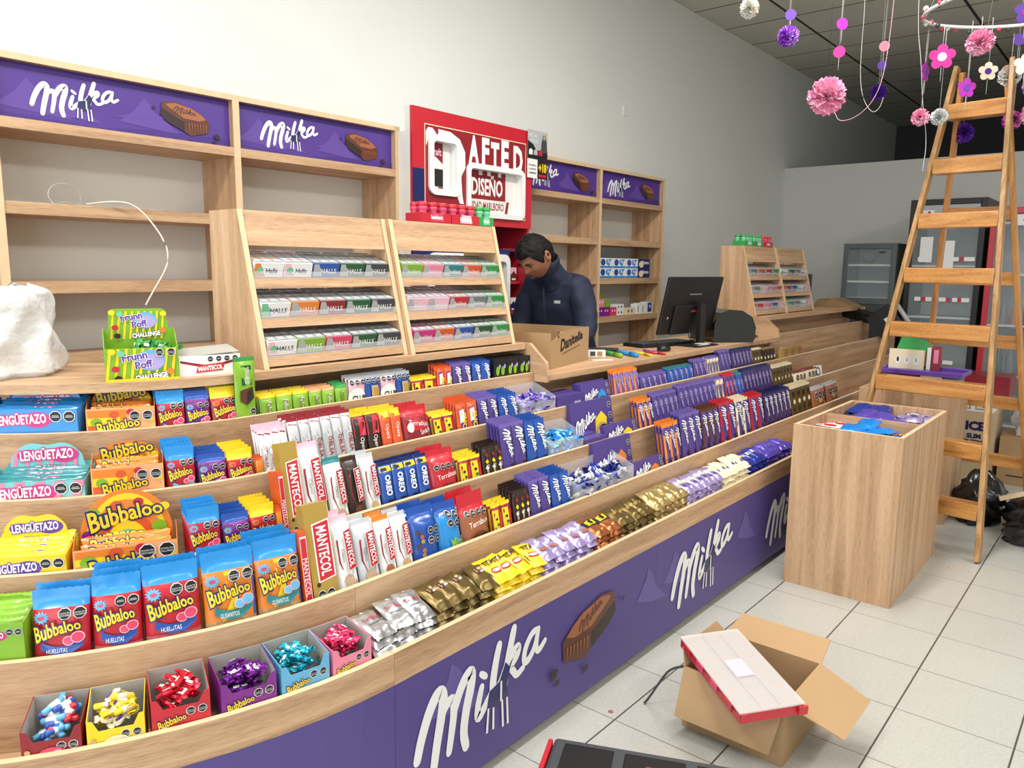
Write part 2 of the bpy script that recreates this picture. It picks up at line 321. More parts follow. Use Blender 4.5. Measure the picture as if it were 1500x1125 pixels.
def counter(name, label, u0, u1, tiers, wt, back, art=None, cut=None):
    root = empty(name, label, 'counter')
    for i in range(1, tiers+1):
        Y, z = rim(i); e = (cut if (cut and i == 5) else u1)
        b = MB(); strip(b, Y, Y+.016, u0, e, z-.083 if i == 1 else z-.1266-.068, z, 'oak_x', 'oak_edge' if u0 < 3.7 else 'edge_white'); b.build('tray_rail', root)
        b = MB(); zf = z-.068; Yn = rim(i+1)[0] if i < tiers else Y+.17
        strip(b, Y+.0165, Yn-.0005, u0, e, zf-.014, zf, 'oak_x'); b.build('tray_floor', root)
    b = MB(); Yf, zt, th = wt; e = cut or u1
    strip(b, Yf, back, u0, e, zt-th, zt, 'oak_x'); b.build('worktop', root)
    b = MB(); Yk = rim(tiers)[0]+.171; strip(b, Yk, Yk+.016, u0, e, .05, zt-th-.0005, 'oak_x'); b.build('back_panel', root)
    b = MB(); strip(b, 1.3225, 1.335, u0, u1, .033, .4175, 'panel')
    b.build('front_panel', root)
    g = MB(); ar = Art(g, lambda x, y, e: (*cpos(x, 1.3225-e), y), .0008, .0003)
    if art: art(ar); g.build('panel_graphics', root)
    for k in range(max(2, int((u1-u0)/.45)+1)):
        u = u0+.1+(u1-u0-.2)*k/max(1, int((u1-u0)/.45)); x, y = cpos(u, 1.4)
        f = MB(); f.lathe([(.0, .0), (.02, 0), (.022, .008), (.014, .033), (0, .033)], 'black', 12, c=(x, y, 0)); f.build('foot', root)
    return root
def mountains(ar, x, z, s, k=1):
    ar.poly([(x-.25*s, z-.05*s), (x-.12*s, z+.10*s), (x-.1*s, z+.17*s), (x-.04*s, z+.12*s), (x+.04*s, z-.02*s), (x+.2*s, z-.14*s), (x+.0*s, z-.12*s)], 'panel_l')
    ar.poly([(x-.08*s, z+.15*s), (x-.1*s, z+.17*s), (x-.04*s, z+.12*s), (x+.03*s, z+.0*s), (x-.03*s, z+.05*s)], 'panel_l')
def choc(ar, cx, cz, s, flip=1):
    P = lambda pts: [(cx+x*s*flip, cz+y*s*.8) for x, y in pts]
    ar.poly(P([(-.5, -.02), (-.48, -.30), (-.1, -.42), (.02, -.34), (.02, -.10)]), 'brown')
    ar.poly(P([(.02, -.34), (.02, -.08), (.46, .16), (.5, .0), (.36, -.16)]), 'dbrown')
    ar.poly(P([(-.5, -.02), (-.42, .06), (-.2, .22), (.2, .34), (.44, .30), (.48, .16), (.05, -.10)]), 'brown')
    ar.poly(P([(-.44, .02), (-.34, .12), (-.14, .24), (.2, .31), (.38, .26), (.34, .2), (.02, -.02), (-.3, -.04)]), 'lbrown')
    ar.milka(cx+.0*s, cz+.10*s, .46*s, 'brown', .25*flip, sy=.8)
    for k in range(7): ar.poly(P([(-.44+.06*k, -.12), (-.42+.06*k, -.12), (-.43+.06*k, -.3-.01*k)]), 'lbrown')
    for x, y, q in ((-.66, -.36, .07), (-.6, -.5, .04), (-.1, -.56, .05), (.62, .12, .035)):
        ar.poly(P([(x-q, y-q), (x+q*.6, y-q*.8), (x+q, y+q*.7), (x-.3*q, y+q)]), 'dbrown')
def artA(ar):
    X = lambda x: x-X0
    mountains(ar, X(1.40), .30, .55); mountains(ar, X(2.42), .26, .5)
    ar.milka(X(1.485), .248, .53, cow=True, sy=1.15); choc(ar, X(1.995), .265, .31)
def artB(ar):
    X = lambda x: x-X0
    for x in (2.62, 3.28, 3.7, 4.3): mountains(ar, X(x), .27, .5)
    ar.milka(X(2.83), .232, .53, cow=True, sy=1.1); ar.milka(X(3.76), .232, .53, cow=True, sy=1.1); choc(ar, X(4.25), .26, .31)
def artC(ar):
    mountains(ar, -.25, .22, .7); mountains(ar, -.62, .2, .6)
counter('curved_display_counter', 'curved oak tiered candy counter corner at the left, purple front', -1.05, -.0005, 5, (1.945, 1.123, .0235), 2.40, artC)
counter('display_counter', 'straight oak tiered counter under the two near gum racks, purple printed front', .0005, 1.286, 5, (1.945, 1.123, .0235), 2.33, artA, 1.262)
counter('checkout_counter', 'lower oak checkout counter carrying the monitor, full of chocolate bars', 1.2865, 3.7455, 4, (1.835, 1.0, .022), 2.33, artB, 3.72)
counter('empty_display_counter', 'far oak tiered counter with mostly empty trays beside the ladder', 3.746, 6.3, 5, (1.945, 1.123, .0235), 2.33, None, 6.0)
for nm, x in (('oak partition panel between near gum rack counter and lower checkout', 2.4165), ('oak partition panel behind the printer, between checkout and far empty counter', 4.872)):
    m = MB(); m.prism([(2.33, .982-.02), (1.838, .972), (1.833, 1.0), (1.845, 1.052), (1.93, 1.1235), (2.33, 1.1235)], x, x+.018, 'oak_y', 'x', cap='oak_y')
    m.build('counter_partition', label=nm, cat='partition')

# ---------------------------------------------------------------- wall shelving with printed headers
def wallshelf(label, x0, n, bw, logos, group=None):
    root = empty('wall_shelf', label, 'shelf', (0, 0, 0), group=group)
    Ys = 3.0
    for k in range(n+1):
        x = x0+k*bw; b = MB(); b.box(x-.015, x+.015, Ys, WY-.002, .02, 2.118, 'oak_z', ms={2: 'oak_edge'}); b.build('side_panel', root)
    for k in range(n):
        a, c = x0+k*bw+.0155, x0+(k+1)*bw-.0155
        b = MB(); b.box(a, c, Ys, WY-.002, 2.096, 2.118, 'oak_x', ms={2: 'oak_edge'}); b.build('top_board', root)
        b = MB(); b.box(a, c, Ys, WY-.002, 1.872, 1.908, 'oak_x'); b.build('header_board', root)
        for z in (1.632, 1.36, 1.087, .815, .54, .27):
            b = MB(); b.box(a, c, Ys+.006, WY-.002, z-.042, z, 'oak_x'); b.build('shelf_board', root)
        b = MB(); b.box(a, c, Ys+.03, Ys+.036, 1.9085, 2.0955, 'sign')
        ar = Art(b, lambda x, y, e: (x, Ys+.03-e, y)); cx = (a+c)/2
        for mx in (-.32, -.22, .08): ar.poly([(cx+mx-.1, 1.95), (cx+mx-.04, 2.0), (cx+mx, 2.05), (cx+mx+.04, 2.0), (cx+mx+.14, 1.93)], 'sign_l')
        ar.poly([(a, 1.909), (a, 1.93), (cx-.1, 1.915), (cx+.1, 1.935), (c, 1.94), (c, 1.909)], 'sign_d')
        ar.poly([(cx-.05, 1.96), (cx+.06, 1.975), (cx+.22, 1.99), (cx+.05, 1.99)], 'sign_l')
        ar.milka(cx-.165, 1.998, .29, cow=True); choc(ar, cx+.235, 2.0, .2, -1)
        b.build('header_sign', root)
    return root
wallshelf('oak wall shelving with two printed purple header signs, left of the red cabinet', .905, 2, .885, 0)
wallshelf('oak wall shelving with two purple header signs, right of the man', 3.65, 2, .875, 0)
# ---------------------------------------------------------------- packaging builders
def bx(mb, w, h, t, m, ms=None): mb.box(-w/2, w/2, -t/2, t/2, 0, h, m, ms=ms)
def pillow(mb, w, h, t, m, crimp=.06, top=None, topfrac=.0, wr=.0006, seed=0, nx=14, nz=16, botm=None, botfrac=0):
    rr = random.Random(seed); ph = [rr.uniform(0, 6.28) for _ in range(6)]
    def T(x, z):
        a = max(0, 1-abs(2*x/w)**3.5)**.6; q = z/h
        b = min(1, max(0, (q-crimp)/.13), max(0, (1-max(crimp, topfrac*.7)-q)/.13)); b = math.sin(b*math.pi/2)
        wv = wr*(math.sin(x*140+ph[0]+z*50)+math.sin(z*120+ph[1]-x*70)+.5*math.sin(x*210+ph[2]-z*60))*min(1, a*1.5)
        return t/2*a*b+.0008+wv*(.5+.5*b)
    def side(sg, m_, z0, z1, nn):
        vs = []; 
        for j in range(nn+1):
            z = z0+(z1-z0)*j/nn
            for i in range(nx+1):
                x = -w/2+w*i/nx; q = z/h; pin = 1-.03*math.sin(math.pi*q)
                zz = z + (0 if 0 < q < 1 else (.0012*(1 if i % 2 else -1)))
                vs.append((x*pin, sg*T(x, z), zz))
        fs = [[j*(nx+1)+i, j*(nx+1)+i+1, (j+1)*(nx+1)+i+1, (j+1)*(nx+1)+i][::(-1 if sg > 0 else 1)] for j in range(nn) for i in range(nx)]
        mb.add(vs, fs, m_, True)
    zt = h*(1-topfrac); zb = h*botfrac
    for sg in (-1, 1):
        if botm: side(sg, botm, 0, zb, max(2, int(nz*botfrac)))
        side(sg, m, zb if botm else 0, zt, max(3, int(nz*(1-topfrac-botfrac))))
        if top: side(sg, top, zt, h, max(3, int(nz*topfrac)+2))
    return lambda x, y, e: (x, -T(x, y)-e, y)
def flat(t): return lambda x, y, e: (x, -t/2-e, y)
def bubbaloo(ar, cx, cy, wd, rot=.14, h=None):
    h = h or wd*.32
    ar.text('Bubbaloo', cx, cy, h, 'yellow', rot=rot, wmax=wd, off=.022, outline='navy', ow=.075, grow=.38, rise=.22, arch=.12)
def mantecol(ar, cx, cy, L, hh, sub=None, body='red'):
    ar.poly([(cx-hh*.72, cy+L/2+hh*.12), (cx+hh*.72, cy+L/2+hh*.32), (cx+hh*.72, cy-L/2-hh*.1), (cx-hh*.72, cy-L/2-hh*.3)], 'white')
    ar.poly([(cx-hh*.62, cy+L/2+hh*.02), (cx+hh*.62, cy+L/2+hh*.2), (cx+hh*.62, cy-L/2-hh*.02), (cx-hh*.62, cy-L/2-hh*.2)], body)
    ar.text('MANTECOL', cx, cy, hh*.8, 'white', rot=-math.pi/2, wmax=L*.93, off=.02)
    if sub: ar.text(sub, cx-hh*1.2, cy-L*.12, hh*.42, 'dbrown', rot=-math.pi/2, wmax=L*.5)
def d_pouch(body, fruit, txt=None, band='sky'):
    def f(ar, w, h):
        ar.burst(-w*.33, h*.71, w*.13, 'lblue' if band != 'yellow' else 'orange', 'rose')
        for x in (.08, .34): ar.seal(w*x, h*.735, w*.12, ('AZÚCARES' if x < .2 else 'CALORÍAS') if w > .1 else False)
        ar.poly([(-w*.34, h*.37), (-w*.1, h*.31), (w*.18, h*.31), (w*.40, h*.39), (w*.38, h*.46), (w*.18, h*.4), (-w*.1, h*.4), (-w*.32, h*.45)], band)
        if txt: ar.text(txt, -w*.06, h*.355, h*.045, 'white', wmax=w*.36)
        for dx, dy, q in ((.14, .45, .10), (.30, .48, .12)): ar.ell(w*dx, h*dy, w*q*.95+.001, w*q*.85+.001, 'lpink', 14); ar.ell(w*dx, h*dy, w*q*.88, w*q*.78, fruit, 14)
        bubbaloo(ar, -w*.04, h*.575, w*.80, .16, h*.16)
    return f
def d_gus(ar, w, h):
    ar.poly([(-w*.0, h*.30), (w*.47, h*.30), (w*.47, h*.79), (w*.05, h*.79), (w*.12, h*.5)], 'blue')
    ar.poly([(-w*.2, h*.3), (w*.05, h*.31), (w*.12, h*.5), (w*.1, h*.79), (-w*.12, h*.79), (-.0, h*.5)], 'yellow')
    d_pouch('orange', 'lblue', 'GUSANITOS', 'teal')(ar, w, h)
def d_green(top):
    def f(ar, w, h):
        ar.rect(-w*.45, h*.90, w*.45, h*.97, top, 2, 1)
        ar.rect(-w*.12, h*.45, w*.12, h*.82, 'olive'); ar.text('Felfort', 0, h*.66, w*.26, 'white', rot=-math.pi/2, wmax=h*.3)
        ar.ell(0, h*.3, w*.26, w*.2, 'dbrown', 8); ar.ell(-w*.06, h*.33, w*.14, w*.1, 'brown', 6)
        for q in (.14, .22): ar.seal(w*.28, h*q, w*.14)
    return f
def d_gtall(ar, w, h):
    ar.rect(-w*.2, h*.66, w*.28, h*.9, 'dgreen'); ar.text('TERRABUSI', w*.04, h*.78, w*.2, 'white', rot=-math.pi/2, wmax=h*.2)
    ar.poly([(-w*.3, h*.6), (w*.3, h*.64), (w*.34, h*.5), (w*.0, h*.42), (-w*.3, h*.47)], 'brown'); ar.poly([(0, h*.42), (w*.34, h*.5), (w*.3, h*.62), (w*.05, h*.58)], 'dbrown')
    for q in (.34, .24, .14): ar.seal(w*.28, h*q, w*.15)
def d_club(a):
    def f(ar, w, h):
        for k in (-.32, 0, .32): ar.seal(w*k, h*.88, w*.15)
        if a == 'pink': ar.ell(-w*.1, h*.5, w*.5, h*.26, 'offwhite'); ar.ell(w*.1, h*.1, w*.45, h*.14, 'pink')
        else: ar.rect(-w*.2, h*.44, w*.2, h*.76, 'tan'); ar.rect(-w*.1, h*.5, w*.25, h*.7, 'gold')
        y = .5 if a == 'pink' else .3
        ar.text('CLUB', 0, h*y, h*.14, 'white' if a != 'pink' else 'ink', wmax=w*.8, off=.03); ar.text('SOCIAL', 0, h*(y-.18), h*.14, 'white' if a != 'pink' else 'ink', wmax=w*.85, off=.03)
    return f
def d_rock(ar, w, h):
    ar.rect(-w*.46, h*.04, w*.1, h*.86, 'yellow', 2, 5); ar.rect(w*.14, h*.08, w*.45, h*.8, 'red', 2, 4)
    for k in range(5): ar.ell(-w*.2+(k % 2)*w*.12, h*(.14+.13*k), w*.13, w*.1, ('dbrown', 'dgreen')[k % 2], 8)
def d_ob(ar, w, h):
    ar.poly([(-w*.4, h*.85), (w*.2, h*.88), (w*.4, h*.5), (-w*.1, h*.3)], 'violet'); ar.poly([(-w*.3, h*.8), (w*.1, h*.84), (w*.2, h*.6), (-w*.3, h*.52)], 'white'); ar.rect(-w*.3, h*.1, w*.4, h*.34, 'dorange', 2, 2)
    ar.text('SHOT', w*.1, h*.5, w*.4, 'yellow', rot=-math.pi/2, wmax=h*.5, off=.03)
def d_milkav(small=False, side=None, txt='white'):
    def f(ar, w, h):
        if side: ar.rect(-w*.47, h*.05, -w*.26, h*.94, side, 1, 5); ar.rect(w*.3, h*.05, w*.47, h*.6, side, 1, 4)
        ar.milka(w*.04, h*.68, min(h*.46, w*(1.5 if small else 1.7)), 'lilac' if small and txt == 'white' else txt, rot=-math.pi/2)
        if not small:
            ar.ell(-w*.18, h*.22, w*.13, w*.16, 'white', 10); ar.ell(-w*.18, h*.22, w*.1, w*.13, 'milka_d', 10)
            ar.rect(w*.1, h*.06, w*.42, h*.34, 'dbrown', 1, 2); ar.rect(w*.14, h*.1, w*.38, h*.2, 'brown', 1, 1)
        else: ar.rect(-w*.3, h*.08, w*.3, h*.24, 'brown', 2, 1)
    return f
def d_milkah(col, food):
    def f(ar, w, h):
        ar.rect(-w*.47, h*.02, w*.47, h*.16, col, 4, 1); ar.poly([(w*.02, h*.2), (w*.3, h*.16), (w*.34, h*.6), (w*.22, h*.74), (w*.06, h*.6)], col); ar.ell(w*.2, h*.36, w*.15, h*.16, food, 14); ar.ell(w*.24, h*.40, w*.10, h*.07, 'dbrown', 12); ar.ell(w*.14, h*.30, w*.07, h*.06, 'cream', 12)
        for q in (.84, .62, .40, .22): ar.seal(w*.42, h*q, w*.045)
        ar.milka(-w*.2, h*.55, w*.5, rot=.12, sy=1.1)
    return f
def d_mant(body='red', choc_='halva', foot='red'):
    def f(ar, w, h):
        for sg in (-1, 1): ar.poly([(sg*w*.04, h*.9), (sg*w*.34, h*.74), (sg*w*.36, h*.5), (sg*w*.1, h*.28), (sg*w*.3, h*.5), (sg*w*.28, h*.72)], 'dred')
        ar.rect(-w*.4, h*.03, w*.42, h*.14, foot, 3, 1)
        for dx, dy, q in ((-.05, .3, .26), (.1, .24, .24), (-.12, .22, .2)): ar.ell(w*dx, h*dy, w*q, w*q*.9, choc_, 8)
        ar.seal(-w*.02, h*.085, w*.14); ar.seal(w*.24, h*.085, w*.14); mantecol(ar, w*.14, h*.62, h*.4, w*.3, 'Clásico')
    return f
def d_mgold(ar, w, h):
    mantecol(ar, w*.12, h*.58, h*.46, w*.5); ar.ell(-w*.26, h*.3, w*.08, w*.08, 'dbrown', 12)
    for i in (0, 1):
        for j in (0, 1): ar.seal(-w*.2+i*w*.36, h*(.1+.11*j), w*.17)
def d_spine(ar, w, h): ar.rect(-w*.42, h*.06, w*.42, h*.94, 'white'); ar.rect(-w*.36, h*.08, w*.36, h*.92, 'red'); ar.text('MANTECOL', 0, h*.5, w*.6, 'white', rot=-math.pi/2, wmax=h*.76)
def d_oblea(ar, w, h):
    ar.poly([(-w*.4, h*.92), (w*.3, h*.9), (w*.4, h*.6), (w*.0, h*.7)], 'dred'); ar.rect(-w*.4, h*.12, -w*.2, h*.7, 'lgrey', 1, 3); ar.text('OBLEA', w*.08, h*.5, w*.36, 'dred', rot=-math.pi/2, wmax=h*.4, off=.02); ar.ell(w*.05, h*.18, w*.24, w*.24, 'tan', 8)
def d_bkred(ar, w, h):
    ar.rect(-w*.46, h*.6, w*.46, h*.93, 'red', 2, 3); ar.poly([(w*.0, h*.9), (w*.4, h*.86), (w*.3, h*.6), (0, h*.62)], 'rose')
    ar.text('Opera', 0, h*.45, w*.26, 'white', rot=-math.pi/2, wmax=h*.26); ar.ell(0, h*.2, w*.3, w*.3, 'dgrey', 10)
def d_orbar(ar, w, h): ar.rect(-w*.46, h*.85, w*.46, h*.95, 'yellow', 2, 1); ar.text('Opera', 0, h*.6, w*.3, 'white', rot=-math.pi/2, wmax=h*.3); ar.ell(0, h*.16, w*.4, w*.36, 'olive', 10)
def d_bagteal(ar, w, h):
    ar.rect(-w*.47, h*.5, w*.47, h*.78, 'red', 4, 2); ar.poly([(-w*.46, h*.1), (-w*.1, h*.45), (w*.46, h*.6), (w*.46, h*.1)], 'sky'); ar.ell(w*.05, h*.2, w*.34, h*.13, 'dbrown', 12)
    ar.text('Terrabusi', 0, h*.64, h*.1, 'white', rot=-.15, wmax=w*.7); ar.text('Snack', w*.22, h*.48, h*.1, 'white', rot=.2, wmax=w*.4); ar.ell(-w*.3, h*.58, w*.1, h*.1, 'white', 10)
def d_bagred(food):
    def f(ar, w, h):
        for k in (-.3, -.1, .1, .3): ar.seal(w*k, h*.68, w*.09)
        ar.text('Terrabusi', 0, h*.52, h*.09, 'white', rot=.1, wmax=w*.7); ar.ell(0, h*.22, w*.4, h*.16, food, 14); ar.ell(w*.1, h*.26, w*.2, h*.08, 'dbrown', 10); ar.ell(-w*.2, h*.18, w*.14, h*.06, 'cream', 8)
    return f
def d_oreov(ar, w, h):
    ar.rect(-w*.45, h*.84, w*.45, h*.93, 'yellow', 2, 1); ar.rect(-w*.3, h*.86, w*.1, h*.91, 'ink'); ar.text('OREO', 0, h*.62, w*.4, 'white', rot=-math.pi/2, wmax=h*.34, off=.04)
    ar.poly([(-w*.4, h*.3), (w*.4, h*.1), (w*.4, h*.34)], 'white'); ar.ell(0, h*.3, w*.33, w*.33, 'ink', 12); ar.seal(-w*.1, h*.1, w*.13); ar.seal(w*.2, h*.1, w*.13)
def d_mini(ar, w, h):
    for i in (0, 1):
        for j in (0, 1): ar.seal(-w*.02+i*w*.26, h*(.66+.14*j-.02*i), w*.13)
    ar.text('Mini', w*.1, h*.36, h*.14, 'lime', rot=.1, wmax=w*.5, off=.03); ar.text('OREO', w*.02, h*.18, h*.17, 'white', rot=.1, wmax=w*.75, off=.05, outline='navy', ow=.05)
def d_pep(ar, w, h):
    for i in range(9): ar.ell(-w*.25+math.sin(i*2.2)*w*.08, h*(.12+.065*i), w*.08, w*.07, ('gold', 'lbrown', 'brown')[i % 3], 8)
    for i in (0, 1):
        for j in (0, 1): ar.seal(w*(.1+.24*i), h*(.5+.14*j), w*.12)
    ar.text('Pepitos', w*.1, h*.12, h*.13, 'white', rot=.2, wmax=w*.7, off=.03)
def d_shot(ar, w, h):
    for k in range(6): ar.poly([(-w*.3, h*(.12+.14*k)), (0, h*(.17+.14*k)), (w*.28, h*(.1+.14*k)), (0, h*(.06+.14*k))], ('cream', 'yellow', 'dred')[k % 3])
    ar.text('Shot', w*.05, h*.5, w*.4, 'white', rot=-math.pi/2, wmax=h*.4)
def d_bky(ar, w, h):
    for i in range(2):
        for j in range(2): ar.ell(w*(-.2+.4*i), h*(.3+.36*j), w*.15, h*.14, 'lime', 7); ar.ell(w*(-.05+.4*i), h*(.42+.36*j), w*.08, h*.07, 'lilac', 6)
def d_gold(ar, w, h):
    for k in range(4): ar.ell(0, h*(.2+.2*k), w*.24, w*.2, ('cream', 'dbrown')[k % 2], 8)
def d_bbag(ar, w, h):
    for k in range(3): ar.ell(w*(-.25+.25*k), h*(.35+.2*(k % 2)), w*.16, h*.12, ('lbrown', 'tan')[k % 2], 10); ar.seal(w*(-.25+.25*k), h*.7, w*.1)
# kind: (shape, body, top colour, top fraction, thickness, words, category, drawing)
K = {
 'pouch_red': ('p', 'red', 'sky', .22, .018, 'small red gum pouch with blue top', 'candy pouch', d_pouch('red', 'rose', None, 'lblue')),
 'pouch_green': ('p', 'purple', 'blue', .16, .018, 'small green and purple gum pouch', 'candy pouch', None),
 'pouch_yellow': ('p', 'red', 'yellow', .2, .018, 'small red gum pouch with yellow top', 'candy pouch', d_pouch('red', 'rose', None, 'yellow')),
 'huel': ('p', 'red', 'sky', .2, .03, 'large red gummy pouch with blue top', 'candy pouch', d_pouch('red', 'rose', 'HUELLITAS', 'blue')),
 'gus': ('p', 'orange', 'sky', .2, .03, 'large orange and blue gummy pouch', 'candy pouch', d_gus),
 'green_tall': ('p', 'lime', 'green', .05, .016, 'tall lime green chocolate tablet', 'chocolate bar', d_gtall),
 'green_yel': ('p', 'lime', 'yellow', .1, .014, 'lime bar with yellow top', 'chocolate bar', d_green('yellow')),
 'green_bar': ('p', 'lime', 'peach', .06, .014, 'lime bar with peach top', 'chocolate bar', d_green('peach')),
 'green_dark': ('p', 'lime', 'green', .08, .014, 'lime bar with green top', 'chocolate bar', d_green('green')),
 'club_p': ('p', 'lpink', 'lgrey', .06, .014, 'pink and white cracker pack', 'cracker pack', d_club('pink')),
 'club_b': ('p', 'blue', 'lgrey', .06, .014, 'blue cracker pack', 'cracker pack', d_club('blue')),
 'rock': ('p', 'dred', 'yellow', .08, .014, 'yellow and red candy sachet', 'candy sachet', d_rock),
 'ob': ('p', 'dorange', 'dorange', .05, .012, 'orange and violet wafer bar', 'wafer bar', d_ob),
 'milka_v': ('p', 'milka', 'milka_l', .06, .012, 'upright purple chocolate bar', 'chocolate bar', d_milkav()),
 'milka_blue': ('p', 'blue', 'blue', .06, .012, 'upright blue chocolate bar', 'chocolate bar', d_milkav()),
 'milka_s': ('p', 'milka', 'milka_l', .05, .010, 'small upright purple chocolate bar', 'chocolate bar', d_milkav(True)),
 'milka_s2': ('p', 'milka', 'milka_l', .05, .010, 'slim upright purple chocolate bar', 'chocolate bar', d_milkav(True)),
 'milka_bs': ('p', 'blue', 'teal', .05, .010, 'small upright blue chocolate bar', 'chocolate bar', d_milkav(True)),
 'milka_ws': ('p', 'cream', 'milka_l', .05, .010, 'small upright cream chocolate bar', 'chocolate bar', d_milkav(True, 'milka', 'milka')),
 'milka_rs': ('p', 'milka', 'red', .05, .010, 'small purple and red chocolate bar', 'chocolate bar', d_milkav(True, 'red')),
 'milka_ds': ('p', 'milka_d', 'navy', .05, .010, 'small dark violet chocolate bar', 'chocolate bar', d_milkav(True)),
 'milka_os': ('p', 'milka_l', 'orange', .08, .010, 'small orange edged chocolate bar', 'chocolate bar', d_milkav(True, 'orange')),
 'milka_or': ('p', 'milka', 'orange', .08, .014, 'upright orange edged purple bar', 'chocolate bar', d_milkav(False, 'orange')),
 'milka_br': ('p', 'milka', 'brown', .06, .012, 'upright brown edged purple bar', 'chocolate bar', d_milkav(False, 'brown')),
 'milka_re': ('p', 'milka', 'red', .06, .012, 'upright red edged purple bar', 'chocolate bar', d_milkav(False, 'red')),
 'milka_wh': ('p', 'milka', 'cream', .06, .012, 'upright cream edged purple bar', 'chocolate bar', d_milkav(False, 'cream')),
 'milka_dk': ('p', 'milka_d', 'navy', .06, .012, 'upright dark violet chocolate bar', 'chocolate bar', d_milkav()),
 'milka_oreo': ('b', 'milka', None, 0, .02, 'wide purple and blue biscuit carton', 'biscuit carton', d_milkah('sky', 'dgrey')),
 'milka_bisc': ('b', 'milka', None, 0, .02, 'wide purple and yellow biscuit carton', 'biscuit carton', d_milkah('yellow', 'tan')),
 'milka_nut': ('b', 'milka', None, 0, .02, 'wide purple carton with caramel picture', 'chocolate carton', d_milkah('orange', 'lbrown')),
 'milka_flat': ('b', 'milka', None, 0, .05, 'plain purple long carton', 'chocolate carton', lambda ar, w, h: (ar.rect(-w*.45, h*.1, w*.45, h*.2, 'milka_d'), ar.ell(w*.2, h*.6, h*.14, h*.14, 'lilac'), ar.ell(w*.32, h*.6, h*.14, h*.14, 'lilac'))),
 'mant_gold': ('b', 'gold', None, 0, .03, 'tall gold halva carton', 'candy carton', d_mgold),
 'mant_spine': ('b', 'dorange', None, 0, .05, 'narrow red and white halva carton', 'candy carton', d_spine),
 'mant_white': ('p', 'white', 'lpink', .08, .03, 'white wrapped halva bar', 'halva bar', d_mant()),
 'mant_white2': ('p', 'white', 'silver', .06, .026, 'white wrapped peanut halva bar', 'halva bar', d_mant(choc_='tan')),
 'mant_teal': ('p', 'white', 'teal', .08, .03, 'white and teal halva bar', 'halva bar', d_mant(foot='teal')),
 'mant_cafe': ('p', 'silver', 'silver', .06, .028, 'silver wrapped halva bar', 'halva bar', d_mant(foot='brown')),
 'mant_orange': ('p', 'white', 'orange', .07, .028, 'white and orange halva bar', 'halva bar', d_mant(foot='orange', choc_='lbrown')),
 'mant_dark': ('p', 'dbrown', 'dbrown', .06, .028, 'dark brown halva bar', 'halva bar', d_mant(choc_='brown')),
 'mant_small': ('p', 'white', 'lpink', .1, .016, 'small white and red halva bar', 'halva bar', d_oblea),
 'oblea': ('p', 'silver', 'dred', .05, .018, 'silver and maroon wafer bar', 'wafer bar', d_oblea),
 'bkred': ('p', 'dbrown', 'yellow', .05, .02, 'black and red wafer pack', 'wafer pack', d_bkred),
 'orbar': ('p', 'dorange', 'yellow', .06, .02, 'orange red wafer pack', 'wafer pack', d_orbar),
 'orbag': ('p', 'orange', 'dorange', .1, .02, 'narrow orange candy bag', 'candy bag', None),
 'bagteal': ('p', 'dred', 'red', .2, .04, 'red and teal snack bag', 'snack bag', d_bagteal),
 'bagred': ('p', 'red', 'red', .2, .04, 'glossy red snack bag', 'snack bag', d_bagred('brown')),
 'bagbrown': ('p', 'lbrown', 'red', .34, .04, 'red and brown snack bag', 'snack bag', d_bagred('brown')),
 'oreov': ('p', 'blue', 'navy', .05, .02, 'upright blue cookie pack', 'cookie pack', d_oreov),
 'mini': ('p', 'sky', 'blue', .2, .04, 'bright blue mini cookie bag', 'cookie bag', d_mini),
 'pep': ('p', 'blue', 'blue', .2, .04, 'dark blue cookie bag with chips', 'cookie bag', d_pep),
 'shot': ('p', 'dbrown', 'dbrown', .05, .012, 'dark diamond patterned peanut bar', 'chocolate bar', d_shot),
 'bky': ('b', 'black', None, 0, .03, 'black carton with lime green spots', 'candy carton', d_bky),
 'golds': ('p', 'f_gold', 'cream', .06, .010, 'small gold and black chocolate bar', 'chocolate bar', d_gold),
 'browns': ('p', 'dbrown', 'f_lgold', .06, .010, 'small brown and gold chocolate bar', 'chocolate bar', d_gold),
 'goldb': ('b', 'gold', None, 0, .02, 'small gold chocolate carton', 'chocolate carton', lambda ar, w, h: ar.rect(-w*.05, h*.1, w*.45, h*.9, 'lbrown')),
 'bbag': ('p', 'lbrown', 'silver', .08, .02, 'brown patterned wafer bag', 'wafer bag', d_bbag),
 'creamb': ('p', 'cream', 'dred', .08, .02, 'cream and brown wafer bag', 'wafer bag', d_bbag),
}
def d_pgreen(ar, w, h):
    ar.poly([(-w*.46, h*.1), (-w*.1, h*.1), (0, h*.5), (-w*.15, h*.8), (-w*.46, h*.8)], 'dgreen'); d_pouch('purple', 'rose', None, 'lblue')(ar, w, h)
K['pouch_green'] = K['pouch_green'][:7]+(d_pgreen,)
CACHE = {}
mat('gummy', (196, 112, 118), .3, coat=.3, noise_amt=.18, noise_scale=70); mat('gummy_o', (196, 158, 110), .3, coat=.3, noise_amt=.2, noise_scale=70)
BOT = {'pouch_red': 'gummy', 'pouch_green': 'gummy', 'pouch_yellow': 'gummy', 'huel': 'gummy', 'gus': 'gummy_o'}
def prod_mesh(kind, w, h, var=0):
    key = (kind, round(w, 3), round(h, 3), var)
    if key in CACHE: return CACHE[key]
    sh, body, top, tf, t, words, cat, dr = K[kind]; mb = MB()
    t = min(t, w*.5) if sh == 'p' else t
    if sh == 'p': fn = pillow(mb, w, h, t, body, top=top, topfrac=tf, seed=len(kind)*7+var, botm=BOT.get(kind), botfrac=.3 if kind in BOT else 0)
    else: bx(mb, w, h, t, body); fn = flat(t)
    if dr: dr(Art(mb, fn, .0014 if sh == 'p' else .0005, .0005 if sh == 'p' else .0003), w, h)
    me = mb.mesh(words.split(' with ')[0].replace(' ', '_')); CACHE[key] = me; return me
